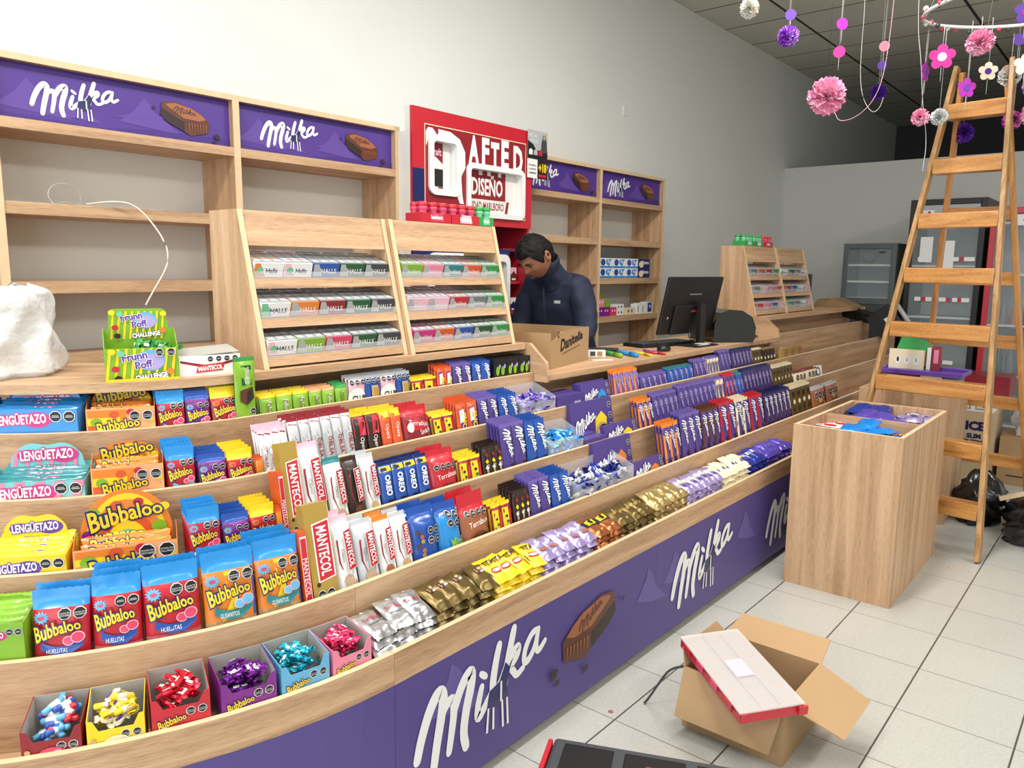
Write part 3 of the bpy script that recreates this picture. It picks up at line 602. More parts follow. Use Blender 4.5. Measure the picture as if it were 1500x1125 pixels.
TRAY = {1: 'lowest tray', 2: 'second-lowest tray', 3: 'middle tray', 4: 'second-highest tray', 5: 'top tray'}
NUM = ['first', 'second', 'third', 'fourth', 'fifth', 'sixth', 'seventh', 'eighth', 'ninth', 'tenth', 'eleventh', 'twelfth']
CNT = ['', 'one', 'two', 'three', 'four', 'five', 'six', 'seven', 'eight', 'nine', 'ten', 'eleven', 'twelve']
SEEN = {}
def place(me, name, row, u, off, lean, sink, label, cat, group=None, jit=0, dz=0):
    Y, z = rim(row); x, y = cpos(u, Y+off); rz = u if u < 0 else 0
    return put(me, name, loc=(x, y, z-sink+dz), rot=(-lean, 0, rz+jit), label=label, cat=cat, group=group)
RUNS = [(5, -0.336, -0.238, 0.156, 'pouch_red', 1, 3, 8, 0.02, ''),
(5, -0.236, -0.146, 0.15, 'pouch_green', 1, 3, 8, 0.02, ''),
(5, -0.141, -0.04, 0.154, 'pouch_yellow', 1, 3, 8, 0.02, ''),
(5, -0.054, 0.036, 0.232, 'green_tall', 1, 1, 0, 0.021, ''),
(5, 0.04, 0.207, 0.118, 'green_yel', 3, 3, 6, 0.02, ''),
(5, 0.209, 0.303, 0.116, 'green_bar', 2, 3, 6, 0.02, ''),
(5, 0.305, 0.353, 0.12, 'green_dark', 1, 3, 6, 0.02, ''),
(5, 0.356, 0.619, 0.134, 'club_p', 4, 3, 4, 0.02, ''),
(5, 0.622, 0.743, 0.104, 'rock', 2, 3, 4, 0.02, ''),
(5, 0.746, 0.823, 0.132, 'ob', 2, 4, 4, 0.02, ''),
(5, 0.826, 0.925, 0.136, 'milka_v', 2, 4, 4, 0.02, ''),
(5, 0.929, 1.033, 0.136, 'milka_blue', 2, 4, 4, 0.02, ''),
(5, 1.041, 1.264, 0.136, 'bky', 3, 2, 0, 0.02, ''),
(4, -0.337, -0.256, 0.164, 'pouch_red', 1, 4, 8, 0.02, ''),
(4, -0.249, -0.167, 0.134, 'pouch_green', 1, 4, 8, 0.02, ''),
(4, -0.163, -0.083, 0.136, 'pouch_yellow', 1, 4, 8, 0.02, ''),
(4, -0.076, -0.05, 0.106, 'orbag', 1, 2, 8, 0.02, ''),
(4, -0.048, 0.049, 0.18, 'mant_small', 4, 3, 14, 0.02, ''),
(4, 0.051, 0.27, 0.192, 'oblea', 6, 3, 12, 0.02, ''),
(4, 0.27, 0.374, 0.174, 'bkred', 2, 3, 12, 0.02, ''),
(4, 0.377, 0.464, 0.172, 'orbar', 2, 3, 12, 0.02, ''),
(4, 0.47, 0.589, 0.168, 'bagteal', 1, 2, 12, 0.02, ''),
(4, 0.598, 0.699, 0.126, 'rock', 2, 3, 12, 0.02, ''),
(4, 0.703, 0.81, 0.154, 'ob', 2, 5, 8, 0.02, ''),
(4, 0.814, 0.921, 0.156, 'milka_v', 2, 5, 8, 0.02, ''),
(4, 0.925, 1.031, 0.154, 'milka_blue', 2, 5, 8, 0.02, ''),
(4, 1.258, 1.444, 0.106, 'milka_flat', 1, 2, 0, 0.02, ''),
(4, 1.454, 1.675, 0.134, 'milka_oreo', 1, 2, 14, 0.02, ''),
(4, 1.703, 1.915, 0.166, 'milka_os', 5, 3, 10, 0.02, ''),
(4, 1.927, 2.182, 0.122, 'milka_s', 5, 3, 10, 0.02, ''),
(4, 2.189, 2.459, 0.13, 'milka_bs', 5, 3, 10, 0.02, ''),
(4, 2.467, 2.618, 0.146, 'milka_s2', 3, 3, 10, 0.02, ''),
(4, 2.626, 2.769, 0.148, 'milka_ws', 4, 3, 10, 0.02, ''),
(4, 2.778, 2.92, 0.174, 'milka_s', 3, 3, 10, 0.02, 'beside cream bars'),
(4, 2.93, 3.218, 0.164, 'milka_ds', 6, 3, 10, 0.02, ''),
(4, 3.229, 3.364, 0.152, 'golds', 3, 2, 10, 0.02, ''),
(4, 3.374, 3.572, 0.144, 'browns', 4, 2, 10, 0.02, ''),
(4, 3.63, 3.984, 0.124, 'goldb', 3, 1, 0, 0.02, ''),
(3, -0.312, -0.237, 0.166, 'pouch_red', 1, 4, 8, 0.02, ''),
(3, -0.234, -0.168, 0.14, 'pouch_green', 1, 4, 8, 0.02, ''),
(3, -0.165, -0.1, 0.148, 'pouch_yellow', 1, 4, 8, 0.02, ''),
(3, -0.098, -0.082, 0.132, 'orbag', 1, 2, 8, 0.02, ''),
(3, -0.08, -0.065, 0.216, 'mant_spine', 1, 1, 10, 0.02, ''),
(3, -0.063, -0.01, 0.288, 'mant_gold', 1, 1, 12, 0.02, ''),
(3, -0.006, 0.072, 0.278, 'mant_white', 1, 1, 14, 0.02, ''),
(3, 0.075, 0.135, 0.224, 'mant_teal', 1, 1, 14, 0.02, ''),
(3, 0.137, 0.192, 0.216, 'mant_dark', 1, 1, 14, 0.02, ''),
(3, 0.195, 0.248, 0.214, 'mant_white2', 1, 2, 14, 0.02, ''),
(3, 0.25, 0.444, 0.178, 'oreov', 4, 2, 12, 0.02, ''),
(3, 0.45, 0.566, 0.176, 'bagred', 1, 2, 12, 0.02, ''),
(3, 0.569, 0.673, 0.134, 'rock', 2, 4, 10, 0.02, ''),
(3, 0.677, 0.774, 0.152, 'shot', 3, 4, 8, 0.02, ''),
(3, 0.777, 0.908, 0.212, 'milka_v', 2, 5, 9, 0.02, ''),
(3, 0.912, 1.028, 0.204, 'milka_blue', 2, 5, 9, 0.02, ''),
(3, 1.242, 1.401, 0.082, 'milka_flat', 1, 2, 0, 0.02, ''),
(3, 1.411, 1.663, 0.11, 'milka_bisc', 1, 1, 14, 0.02, ''),
(3, 1.289, 1.596, 0.204, 'milka_bisc', 1, 1, 10, 0.095, 'leaning behind'),
(3, 1.68, 1.804, 0.182, 'milka_or', 3, 3, 10, 0.02, ''),
(3, 1.81, 2.04, 0.19, 'milka_s2', 5, 3, 10, 0.02, ''),
(3, 2.047, 2.443, 0.2, 'milka_s', 8, 3, 10, 0.02, ''),
(3, 2.451, 2.54, 0.198, 'milka_ws', 2, 3, 10, 0.02, ''),
(3, 2.548, 2.684, 0.204, 'milka_rs', 3, 3, 10, 0.02, ''),
(3, 2.693, 2.773, 0.2, 'milka_bs', 2, 3, 10, 0.02, ''),
(3, 2.782, 3.18, 0.206, 'milka_ds', 8, 3, 10, 0.02, ''),
(3, 3.191, 3.511, 0.188, 'golds', 6, 3, 10, 0.02, ''),
(3, 3.522, 3.947, 0.122, 'creamb', 2, 2, 10, 0.02, ''),
(2, -0.6, -0.505, 0.194, 'huel', 1, 2, 9, 0.02, 'leftmost'),
(2, -0.502, -0.418, 0.21, 'huel', 1, 3, 9, 0.02, 'middle'),
(2, -0.415, -0.314, 0.218, 'huel', 1, 2, 9, 0.02, 'rightmost'),
(2, -0.309, -0.207, 0.224, 'gus', 1, 2, 9, 0.02, 'left'),
(2, -0.205, -0.109, 0.228, 'gus', 1, 3, 9, 0.02, 'right'),
(2, -0.105, -0.087, 0.226, 'mant_spine', 1, 1, 10, 0.02, ''),
(2, -0.084, -0.022, 0.286, 'mant_gold', 1, 1, 12, 0.02, ''),
(2, -0.018, 0.048, 0.238, 'mant_white', 1, 2, 14, 0.02, ''),
(2, 0.05, 0.119, 0.212, 'mant_cafe', 1, 2, 14, 0.02, ''),
(2, 0.121, 0.176, 0.206, 'mant_orange', 1, 2, 14, 0.02, ''),
(2, 0.179, 0.237, 0.202, 'mant_white2', 1, 2, 14, 0.02, ''),
(2, 0.242, 0.338, 0.198, 'pep', 1, 2, 12, 0.02, ''),
(2, 0.341, 0.435, 0.188, 'mini', 1, 2, 12, 0.02, ''),
(2, 0.438, 0.558, 0.192, 'bagbrown', 1, 2, 12, 0.02, ''),
(2, 0.565, 0.657, 0.138, 'rock', 2, 3, 10, 0.02, ''),
(2, 0.664, 0.745, 0.16, 'shot', 3, 5, 8, 0.02, ''),
(2, 0.752, 0.865, 0.174, 'milka_v', 2, 5, 9, 0.02, ''),
(2, 0.868, 0.976, 0.17, 'milka_blue', 2, 5, 9, 0.02, ''),
(2, 1.392, 1.645, 0.108, 'milka_nut', 1, 1, 14, 0.02, ''),
(2, 1.243, 1.52, 0.202, 'milka_nut', 1, 1, 10, 0.095, 'leaning behind'),
(2, 1.657, 1.803, 0.228, 'milka_or', 3, 3, 10, 0.02, ''),
(2, 1.809, 2.0, 0.244, 'milka_v', 3, 4, 9, 0.02, 'near brown ones'),
(2, 2.007, 2.187, 0.24, 'milka_br', 3, 4, 9, 0.02, ''),
(2, 2.194, 2.365, 0.246, 'milka_re', 2, 4, 9, 0.02, ''),
(2, 2.373, 2.531, 0.24, 'milka_wh', 2, 4, 9, 0.02, ''),
(2, 2.54, 2.718, 0.236, 'milka_re', 2, 4, 9, 0.02, 'after cream ones'),
(2, 2.728, 3.095, 0.228, 'milka_dk', 6, 4, 9, 0.02, ''),
(2, 3.105, 3.42, 0.22, 'golds', 4, 4, 9, 0.02, ''),
(2, 3.444, 3.951, 0.172, 'bbag', 2, 2, 10, 0.02, '')]
for (row, u0, u1, h, kind, n, nd, lean, off0, extra) in RUNS:
    sh, body, top, tf, t, words, cat, dr = K[kind]
    du = (u1-u0)/n; wd = (u1-u0)/n*(1 if u0+u1 > 0 else CY-rim(row)[0]-.02)*.97
    jt = [random.uniform(-.03, .03) if K[kind][0] == 'p' else 0 for _ in range(n)]
    for d in range(nd):
        for k in range(n):
            kd = kind
            if kind == 'club_p': kd = ('club_p', 'club_b')[k % 2]
            me = prod_mesh(kd, wd, h, (k+d) % 2 if h > .1 else 0)
            u = u0+du*(k+.5); ww = K[kd][5]; tt = min(K[kd][4], wd*.5) if sh == 'p' else K[kd][4]
            tr = TRAY[row]
            base = ww+', '
            if n > 1: base += NUM[k]+' from left, '
            base += tr
            if extra: base += ' '+extra
            if d: base += ', '+NUM[d]+' behind'
            dy = off0+tt/2+d*(tt+.002)/math.cos(R(lean))
            o = place(me, me.name, row, u, dy, R(lean), .0672, base, K[kd][6], words+'s in the '+tr if n*nd > 1 else None, jit=jt[k], dz=d*.003)
# ---------------------------------------------------------------- display cartons with a printed header card
def obj_at(mb, name, row, u, off, dz, lean=0, parent=None, **kw):
    Y, z = rim(row); x, y = cpos(u, Y+off)
    return mb.build(name, parent, loc=None if parent else (x, y, z+dz), rot=None if parent else (-lean, 0, u if u < 0 else 0), **kw)
def fruit_spots(ar, w, h, y0=0):
    for i, (x, y, r, m) in enumerate(((-.42, .25, .07, 'purple'), (-.36, .72, .08, 'lime'), (-.1, .86, .07, 'dorange'), (.14, .9, .06, 'red'), (.36, .3, .09, 'lime'), (.43, .75, .06, 'yellow'), (.3, .1, .07, 'peach'))):
        ar.ell(w*x, y0+h*y, w*r, w*r*.85, m, 14)
def lengua(ar, cx, cy, wd, sub=None, m='magenta', subm='yellow'):
    ar.ell(cx+wd*.28, cy, wd*.26, wd*.15, m, 18); ar.ell(cx-wd*.3, cy, wd*.2, wd*.11, m, 16)
    ar.text('LENGÜETAZO', cx, cy, wd*.17, 'white', wmax=wd*.9, off=.03, outline=m, ow=.08, rise=.1, rot=.03)
    if sub: ar.text(sub, cx+wd*.03, cy-wd*.26, wd*.12, 'white', wmax=wd*.5, off=.04, outline='ink', ow=.06)
def display(row, u0, u1, hf, hh, style, label, packs):
    w = (CY-rim(row)[0]-.06)*(u1-u0) if u0 < 0 else (u1-u0); um = (u0+u1)/2; Y, z = rim(row); x, y = cpos(um, Y+.022)
    root = empty('display_carton', label, 'display carton', (x, y, z-.0675), (0, 0, um if um < 0 else 0))
    cols = {'fruit': ('orange', 'peach'), 'len_b': ('sky', 'lblue'), 'len_t': ('aqua', 'pink'), 'len_y': ('yellow', 'yellow'), 'len_g': ('lime', 'lime')}[style]
    D = .085; m = MB(); H = hf+.0675; HH = hh+.0675
    m.box(-w/2, w/2, 0, .0012, 0, H, cols[0]); m.box(-w/2, w/2, .0013, D, 0, .0012, 'grey_card')
    for sx in (-1, 1): m.prism([(0, 0), (D, 0), (D, H+.02), (0, H)], sx*w/2-.0012*(sx > 0), sx*w/2+.0012*(sx < 0), cols[0])
    ar = Art(m, lambda a, b, e: (a, -e, b), .0005)
    if style == 'fruit':
        ar.poly([(-w/2, 0), (w/2, 0), (w/2, H), (-w/2, H)], 'peach')
        for r, c in ((.62, 'orange'), (.52, 'yellow'), (.42, 'dorange'), (.3, 'mint')): ar.poly([(-w*.12+w*r*math.cos(a), max(0, H*.1)+min(H*.86, H*r*1.4*math.sin(a))) for a in [math.pi*k/16 for k in range(17)]] , c) if r*w < w*.4 else ar.rect(-w*.48, 0, -w*.48+w*r*.9, H*(1.55*r), c)
        fruit_spots(ar, w, H); bubbaloo(ar, -w*.04, H*.62, w*.62, .14, w*.19)
        for k in (.2, .39): ar.seal(w*k, H*.82, w*.085, 'AZÚCARES' if k < .3 else 'CALORÍAS')
    else:
        if style == 'len_t':
            for k in range(5): ar.poly([(-w*.5+w*.2*k, 0), (-w*.42+w*.2*k, 0), (-w*.3+w*.2*k, H), (-w*.4+w*.2*k, H)], 'pink')
        lengua(ar, -w*.12, H-.026, w*.62, None, 'magenta' if style != 'len_y' else 'violet')
        for k in (.26, .41): ar.seal(w*k, H-.018, w*.07)
    m.build('carton', root)
    # header card
    c = MB(); n = 22
    if style == 'fruit': prof = [(w*.46*math.cos(a), H+(HH-H)*math.sin(a)) for a in [math.pi*k/n for k in range(n+1)]]
    else:
        prof = [(w*.40*(1-2*k/n)*(1+.05*math.sin(math.pi*k/n*2)**2), H+.012+(HH-H-.012)*(math.sin(math.pi*k/n)**.32)*(.93+.07*math.cos(4*math.pi*k/n+math.pi))) for k in range(n+1)]
    pts = [(-w*.5 if style == 'fruit' else -w*.4, .01)] + [(w*.5 if style == 'fruit' else w*.4, .01)] + prof
    if style != 'fruit': pts = [(-w*.5, .01), (w*.5, .01), (w*.5, H+.012), (w*.40, H+.012)]+prof+[(-w*.40, H+.012), (-w*.5, H+.012)]
    c.prism([(p[0], p[1]) for p in pts], D+.0005, D+.002, cols[0], 'y', cap=cols[0])
    ar = Art(c, lambda a, b, e: (a, D-e, b), .0002)
    if style == 'fruit':
        for q, cc in ((.94, 'yellow'), (.84, 'orange'), (.66, 'dorange'), (.5, 'yellow'), (.36, 'mint')): ar.poly([(w*.46*q*math.cos(a), H*.6+(HH-H*.6)*q*math.sin(a)) for a in [math.pi*k/n for k in range(n+1)]], cc)
        fruit_spots(ar, w*.9, HH-H, H*.8); bubbaloo(ar, 0, H+(HH-H)*.42, w*.74, .14, w*.22)
    else:
        if style == 'len_t':
            for k in range(6): ar.poly([(-w*.38+w*.13*k, H), (-w*.34+w*.13*k, H), (-w*.28+w*.12*k, HH-.022), (-w*.33+w*.12*k, HH-.022)], 'pink')
        lengua(ar, 0, HH-.034, w*.62, {'len_b': 'FLUFF', 'len_t': 'TROPICAL', 'len_y': 'PINTA LENGUA', 'len_g': 'ÁCIDA'}[style], 'violet' if style == 'len_y' else 'magenta')
    c.build('header_card', root)
    for k in range(packs):
        kd = {'fruit': 'orange', 'len_b': 'sky', 'len_t': 'teal', 'len_y': 'yellow', 'len_g': 'lime'}[style]; wl = w*(.9 if style != 'fruit' else .88)
        key = ('pk', style, round(w, 3))
        if key not in CACHE:
            q = MB(); fn = pillow(q, wl, .05, .013, kd, seed=len(style), nx=18, crimp=.02, wr=.0007); a2 = Art(q, fn, .0013, .0004)
            if style == 'fruit': bubbaloo(a2, -wl*.1, .027, wl*.6, .02, .03); a2.ell(wl*.35, .025, .012, .01, 'lime', 10); a2.ell(-wl*.42, .025, .01, .01, 'red', 10)
            else: lengua(a2, 0, .026, wl*.5, None, 'magenta' if style != 'len_y' else 'violet')
            CACHE[key] = q.mesh('flat_gum_pack')
        yy = .012+(D-.028)*k/max(1, packs-1)
        xx, y2 = cpos(um, Y+.022+yy)
        put(CACHE[key], 'flat_gum_pack', loc=(xx, y2, z-.0675+H-.046+.009*k), rot=(R(-24-7*k), 0, (um if um < 0 else 0)+random.uniform(-.02, .02)),
            label='long flat pack, %s from the front, in the %s' % (NUM[k], label.split(',')[0]), cat='gum pack', group='packs in the '+label.split(',')[0])
DISPLAYS = ((5, -0.886, -0.575, 0.058, 0.099, 'len_b', 'blue tongue candy carton, left end of the top tray under the worktop', 5),
(5, -0.567, -0.338, 0.055, 0.099, 'fruit', 'top fruit carton, orange bubble gum display in the top tray', 3),
(4, -0.788, -0.535, 0.039, 0.117, 'len_t', 'teal and pink tongue candy carton, left end of the fourth tray', 5),
(4, -0.53, -0.341, 0.063, 0.106, 'fruit', 'middle fruit carton, orange bubble gum display in the fourth tray', 3),
(3, -0.733, -0.557, 0.036, 0.108, 'len_y', 'yellow tongue candy carton, left end of the third tray', 5),
(3, -0.552, -0.334, 0.041, 0.148, 'fruit', 'large fruit carton, orange bubble gum display in the third tray', 3),
(2, -0.702, -0.604, 0.076, 0.102, 'len_g', 'lime green tongue candy carton, left end of the second lowest tray', 5))
for a in DISPLAYS: display(*a)
# ---------------------------------------------------------------- open candy cubes in the lowest tray
def candy_mesh(m, m2):
    q = MB(); n = 8; vs = []; prof = [(-.022, .008), (-.016, .009), (-.012, .003), (-.009, .0068), (0, .0082), (.009, .0068), (.012, .003), (.016, .009), (.022, .008)]
    for i, (x, r) in enumerate(prof):
        for k in range(n):
            a = 2*math.pi*k/n; rr = r*(1+.18*math.sin(k*2.1+i*1.7)); fl = .35 if i in (0, 1, 7, 8) else .8
            vs.append((x+.0015*math.sin(k*3), rr*math.cos(a), rr*fl*math.sin(a)))
    fs = [[i*n+k, i*n+(k+1) % n, (i+1)*n+(k+1) % n, (i+1)*n+k] for i in range(len(prof)-1) for k in range(n)]
    q.add(vs, fs, m, False); ar = Art(q, lambda x, y, e: (x, y, .0068+e), .0004); ar.rect(-.007, -.003, .007, .003, m2); return q.mesh('wrapped_candy')
def stick_mesh(m, m2):
    q = MB(); q.tube([(-.024, 0, 0), (-.022, 0, 0), (.022, 0, 0), (.024, 0, 0)], [.003, .0065, .0065, .003], m, 8); q.tube([(-.008, 0, 0), (.012, 0, 0)], .0068, m2, 8); return q.mesh('gum_stick')
def cube(u0, u1, hf, body, art, cm, label, cw):
    w = (CY-rim(1)[0]-.06)*(u1-u0)*.97; um = (u0+u1)/2; Y, z = rim(1); x, y = cpos(um, Y+.0195)
    root = empty('candy_carton', label, 'candy carton', (x, y, z-.0675), (0, 0, um)); D = .105; H = hf+.0675; HB = H+.028
    m = MB(); t = .0014; N = [(-w/2, 0), (w/2, 0), (w/2, H+.012), (w*.40, H+.010), (w*.30, H-.012), (-w*.30, H-.012), (-w*.40, H+.010), (-w/2, H+.012)]
    m.prism(N, 0, t, body, 'y')
    for sx in (-1, 1):
        pr_ = [(t, 0), (D, 0), (D, HB), (t, H+.012)]; a = sx*w/2
        m.prism(pr_, a-(t if sx > 0 else 0), a+(t if sx < 0 else 0), body); m.prism(pr_[:2]+[(D, HB-.002), (t, H+.010)], a-sx*t-(.0004 if sx > 0 else 0), a-sx*t+(.0004 if sx < 0 else 0), 'grey_card')
    m.box(-w/2+t, w/2-t, D-t, D, 0, HB, 'grey_card'); m.box(-w/2+t, w/2-t, t, D-t, 0, t, 'grey_card'); m.box(-w/2, w/2, D, D+.0006, 0, HB, body)
    ar = Art(m, lambda a_, b, e: (a_, -e, b), .0004)
    for k in (.16, .36): ar.seal(w*k, H-.026, w*.085, 'AZÚCARES' if k < .2 else 'CALORÍAS')
    if art == 'bub': bubbaloo(ar, -w*.16, H-.040, w*.48, .2, w*.17); ar.ell(w*.02, H-.06, w*.2, w*.05, 'lpink')
    else:
        ar.ell(0, H-.046, w*.27, w*.2, art); ar.ell(w*.1, H-.04, w*.1, w*.08, 'lpink'); ar.ell(-w*.4, H-.03, w*.05, w*.05, 'tan')
        ar.text('SERRANA', w*.08, H-.055, w*.13, 'red', wmax=w*.62, off=.04, outline='white', ow=.08)
    m.build('carton', root)
    random.seed(int(abs(u0)*1000))
    for k in range(30):
        me = cm[k % len(cm)]; a, b = random.uniform(-w/2+.028, w/2-.028), random.uniform(.024, D-.026)
        lx, ly = math.cos(um), math.sin(um); px, py_ = x+a*lx-b*ly, y+a*ly+b*lx
        put(me, me.name, loc=(px, py_, z-.0675+H-.030+.009*(k//7)+b*.25+random.uniform(0, .004)), rot=(random.uniform(-.5, .5), random.uniform(-.4, .4), random.uniform(0, 3.1)),
            label='small %s lying loose in the %s' % (cw, label.split(',')[0]), cat='candy', group='candies in the '+label.split(',')[0])
CM = {k: candy_mesh(*v) for k, v in dict(red=('f_red', 'white'), pur=('f_purple', 'silver'), teal=('f_teal', 'white'), pink=('f_pink', 'lpink')).items()}
SM = [stick_mesh('red', 'white'), stick_mesh('lblue', 'white'), stick_mesh('blue', 'white')]; YM = [candy_mesh('yellow', 'white'), candy_mesh('cream', 'violet'), stick_mesh('yellow', 'cream')]
CUBES = [(-0.588, -0.505, 0.034), (-0.503, -0.42, 0.034), (-0.416, -0.326, 0.05), (-0.315, -0.221, 0.048), (-0.218, -0.126, 0.048), (-0.124, -0.039, 0.046)]
for (u0, u1, hf), (body, art, cm, lb, cw) in zip(CUBES, (
    ('dred', 'rose', SM, 'dark red open candy cube, leftmost in the lowest tray', 'red and blue candy stick'), ('yellow', 'cream', YM, 'yellow open candy cube, second from left in the lowest tray', 'yellow candy'),
    ('red', 'bub', [CM['red']], 'bright red open candy cube, between the yellow and violet ones', 'red foil candy'), ('purple', 'bub', [CM['pur']], 'violet open candy cube, right of the bright red one', 'violet foil candy'),
    ('lblue', 'bub', [CM['teal']], 'light blue open candy cube, in the lowest tray', 'turquoise foil candy'), ('pink', 'bub', [CM['pink']], 'pink open candy cube, beside the silver packets', 'pink foil candy'))):
    cube(u0, u1, hf, body, art, cm, lb, cw)
# ---------------------------------------------------------------- heaps of flat packets in the lowest tray
def flatpack(w, h, body, dr, name):
    q = MB(); fn = pillow(q, w, h, .024, body, wr=.0016, seed=len(body)*3, nx=12, nz=12, crimp=.05)
    if dr: dr(Art(q, fn, .0016, .0004), w, h)
    return q.mesh(name)
def dx_s(ar, w, h): ar.text('Terrabusi', 0, h*.62, h*.12, 'red', wmax=w*.7); ar.rect(-w*.3, h*.44, w*.3, h*.47, 'mgrey', 3, 1)
def dx_g(ar, w, h): ar.rect(-w*.28, h*.56, w*.28, h*.68, 'brown', 3, 1); ar.text('Terrabusi', 0, h*.62, h*.1, 'white', wmax=w*.5)
def dx_y(ar, w, h): ar.poly([(-w*.46, h*.2), (w*.46, h*.3), (w*.46, h*.56), (-w*.46, h*.5)], 'dbrown'); ar.ell(0, h*.38, w*.34, h*.12, 'red', 14); ar.ell(0, h*.38, w*.26, h*.07, 'white', 12); ar.text('TITA', 0, h*.7, h*.16, 'dbrown', wmax=w*.8, off=.03)
def dx_l(ar, w, h): ar.milka(0, h*.6, w*.6, 'white', .2); ar.ell(w*.05, h*.36, w*.26, h*.09, 'lbrown', 12)
def dx_c(ar, w, h): ar.rect(-w*.44, h*.5, w*.44, h*.8, 'ink', 4, 2); ar.rect(-w*.3, h*.54, w*.3, h*.76, 'yellow', 3, 1); ar.text('5D', 0, h*.65, h*.14, 'ink', off=.03)
def dx_d(ar, w, h): ar.poly([(-w*.4, h*.4), (w*.3, h*.6), (w*.4, h*.7), (-w*.3, h*.56)], 'gold')
def dx_p(ar, w, h): ar.rect(-w*.44, h*.55, w*.44, h*.72, 'cream', 3, 1); ar.ell(0, h*.4, w*.2, h*.08, 'milka', 10)
HEAPS = [(-0.031, 0.168), (0.171, 0.401), (0.407, 0.624), (0.63, 0.917), (0.925, 1.072), (1.076, 1.308), (1.313, 1.566), (1.572, 1.896), (1.903, 2.159), (2.166, 2.386), (2.394, 2.713)]
for (u0, u1), (body, dr, nm, lb, ext) in zip(HEAPS, (('f_silver', dx_s, 'foil_packet', 'silver foil alfajor packet', 0), ('f_gold', dx_g, 'foil_packet', 'dark gold foil alfajor packet', 0), ('yellow', dx_y, 'biscuit_packet', 'yellow and red biscuit packet', 0), ('f_lilac', dx_l, 'foil_packet', 'lilac foil packet', 0),
    ('f_copper', dx_c, 'foil_packet', 'copper packet with yellow label', 0), ('f_gold', dx_d, 'foil_packet', 'brown gold foil packet', .25), ('f_lgold', dx_d, 'foil_packet', 'light gold foil packet', 0), ('f_lilac', dx_p, 'foil_packet', 'purple and cream packet', 0), ('cream', dx_p, 'foil_packet', 'cream and violet packet', 0), ('f_blue', dx_p, 'foil_packet', 'shiny blue violet packet', 0), ('f_violet', dx_d, 'foil_packet', 'shiny violet packet', 0))):
    L = u1-u0 if u0 > 0 else .62*0+ (u1-max(u0, 0))+(1.33*(-min(u0, 0))); dn = .062 if u0 < 1.0 else .046; n = max(2, round(L/dn)); wd = max(.062, L/n*1.1)
    me = flatpack(wd, .108, body, dr, nm); Y, z = rim(1); random.seed(n*13+len(body))
    for k in range(n):
        u = u0+(u1-u0)*(k+.5)/n
        for l in range(5):
            x, y = cpos(u+random.uniform(-.006, .006), Y+.019+random.uniform(0, .006))
            put(me, nm, loc=(x, y, z-.062+.0235*l+random.uniform(0, .006)+(.0012 if k % 2 else 0)), rot=(R(-72+random.uniform(-7, 7)), R(random.uniform(-5, 5)), (u if u < 0 else 0)+random.uniform(-.14, .14)),
                label='%s, %s from left of the heap, %s layer from top' % (lb, NUM[min(k, 11)], NUM[4-l]), cat='packet', group=lb+'s heaped in the lowest tray')
# ---------------------------------------------------------------- acrylic bins with loose sweets
BINS = [(4, 1.043, 1.244), (3, 1.036, 1.233), (2, 0.993, 1.371)]
for (row, u0, u1), (m1, m2, cw) in zip(BINS, (('f_violet', 'lilac', 'violet foil sweet'), ('f_sky', 'aqua', 'blue foil sweet'), ('f_blue', 'silver', 'dark blue and silver sweet'))):
    w = u1-u0; Y, z = rim(row); x = X0+(u0+u1)/2; m = MB(); t = .002; D = .108; H = .16
    for a in (-w/2, w/2-t): m.prism([(0, 0), (D, 0), (D, H), (0, H-.045)], a, a+t, 'acrylic')
    m.box(-w/2+t, w/2-t, 0, t, 0, H-.045, 'acrylic'); m.box(-w/2+t, w/2-t, D-t, D, 0, H, 'acrylic'); m.box(-w/2+t, w/2-t, t, D-t, 0, t, 'acrylic')
    tn = ('fourth', 'third', 'second')[BINS.index((row, u0, u1))]
    m.build('acrylic_bin', loc=(x, Y+.018, z-.067), label='clear acrylic bin of %ss in the %s tray from the bottom' % (cw, tn), cat='acrylic bin')
    me = candy_mesh(m1, m2); me2 = candy_mesh(m2, m1); random.seed(row)
    nx = max(3, int(w/.03))
    for l in range(4):
        for i in range(nx):
            for j in range(3):
                px = -w/2+.022+(w-.044)*i/(nx-1); py_ = .02+(D-.04)*j/2
                o = put(me if random.random() < .7 else me2, 'wrapped_sweet', loc=(x+px+random.uniform(-.004, .004), Y+.018+py_, z-.067+.016+.027*l+j*.008), rot=(random.uniform(-1, 1), random.uniform(-.8, .8), random.uniform(0, 3)),
                    label='%s in the clear bin in the %s tray' % (cw, tn), cat='sweet', group='sweets in the %s tray bin' % tn)
                o.scale = (1.35, 1.35, 1.35)

# ---------------------------------------------------------------- gum racks on the worktop and their cartons
GC = {'w_or': ('orange', 'Halls'), 'w_pk': ('lpink', 'Halls'), 'blue': ('blue', 'HALLS'), 'green': ('dgreen', 'HALLS'), 'blk': ('dgrey', 'HALLS'), 'gw': ('mint', 'HALLS'), 'or': ('orange', 'HALLS'), 'be': ('dred', 'HALLS'), 'ch': ('lpink', 'HALLS'), 'li': ('lime', 'HALLS'), 'rd': ('rose', 'HALLS'),
      'bl_li': ('lime', 'beldent'), 'bl_pk': ('pink', 'beldent'), 'bl_bl': ('teal', 'beldent'), 'bl_rd': ('dorange', 'beldent'), 'bl_gr': ('green', 'beldent'), 'bl_ro': ('lpink', 'beldent'), 'bl_cr': ('red', 'beldent'), 'bl_gy': ('steel', 'beldent'), 'bl_mg': ('magenta', 'beldent'), 'bl_nv': ('blue', 'beldent'), 'bl_dg': ('dgreen', 'beldent')}
CN = {'lpink': 'pale pink', 'dgreen': 'dark green', 'dgrey': 'dark grey', 'dred': 'dark red', 'dorange': 'orange red', 'lime': 'lime', 'lblue': 'light blue'}
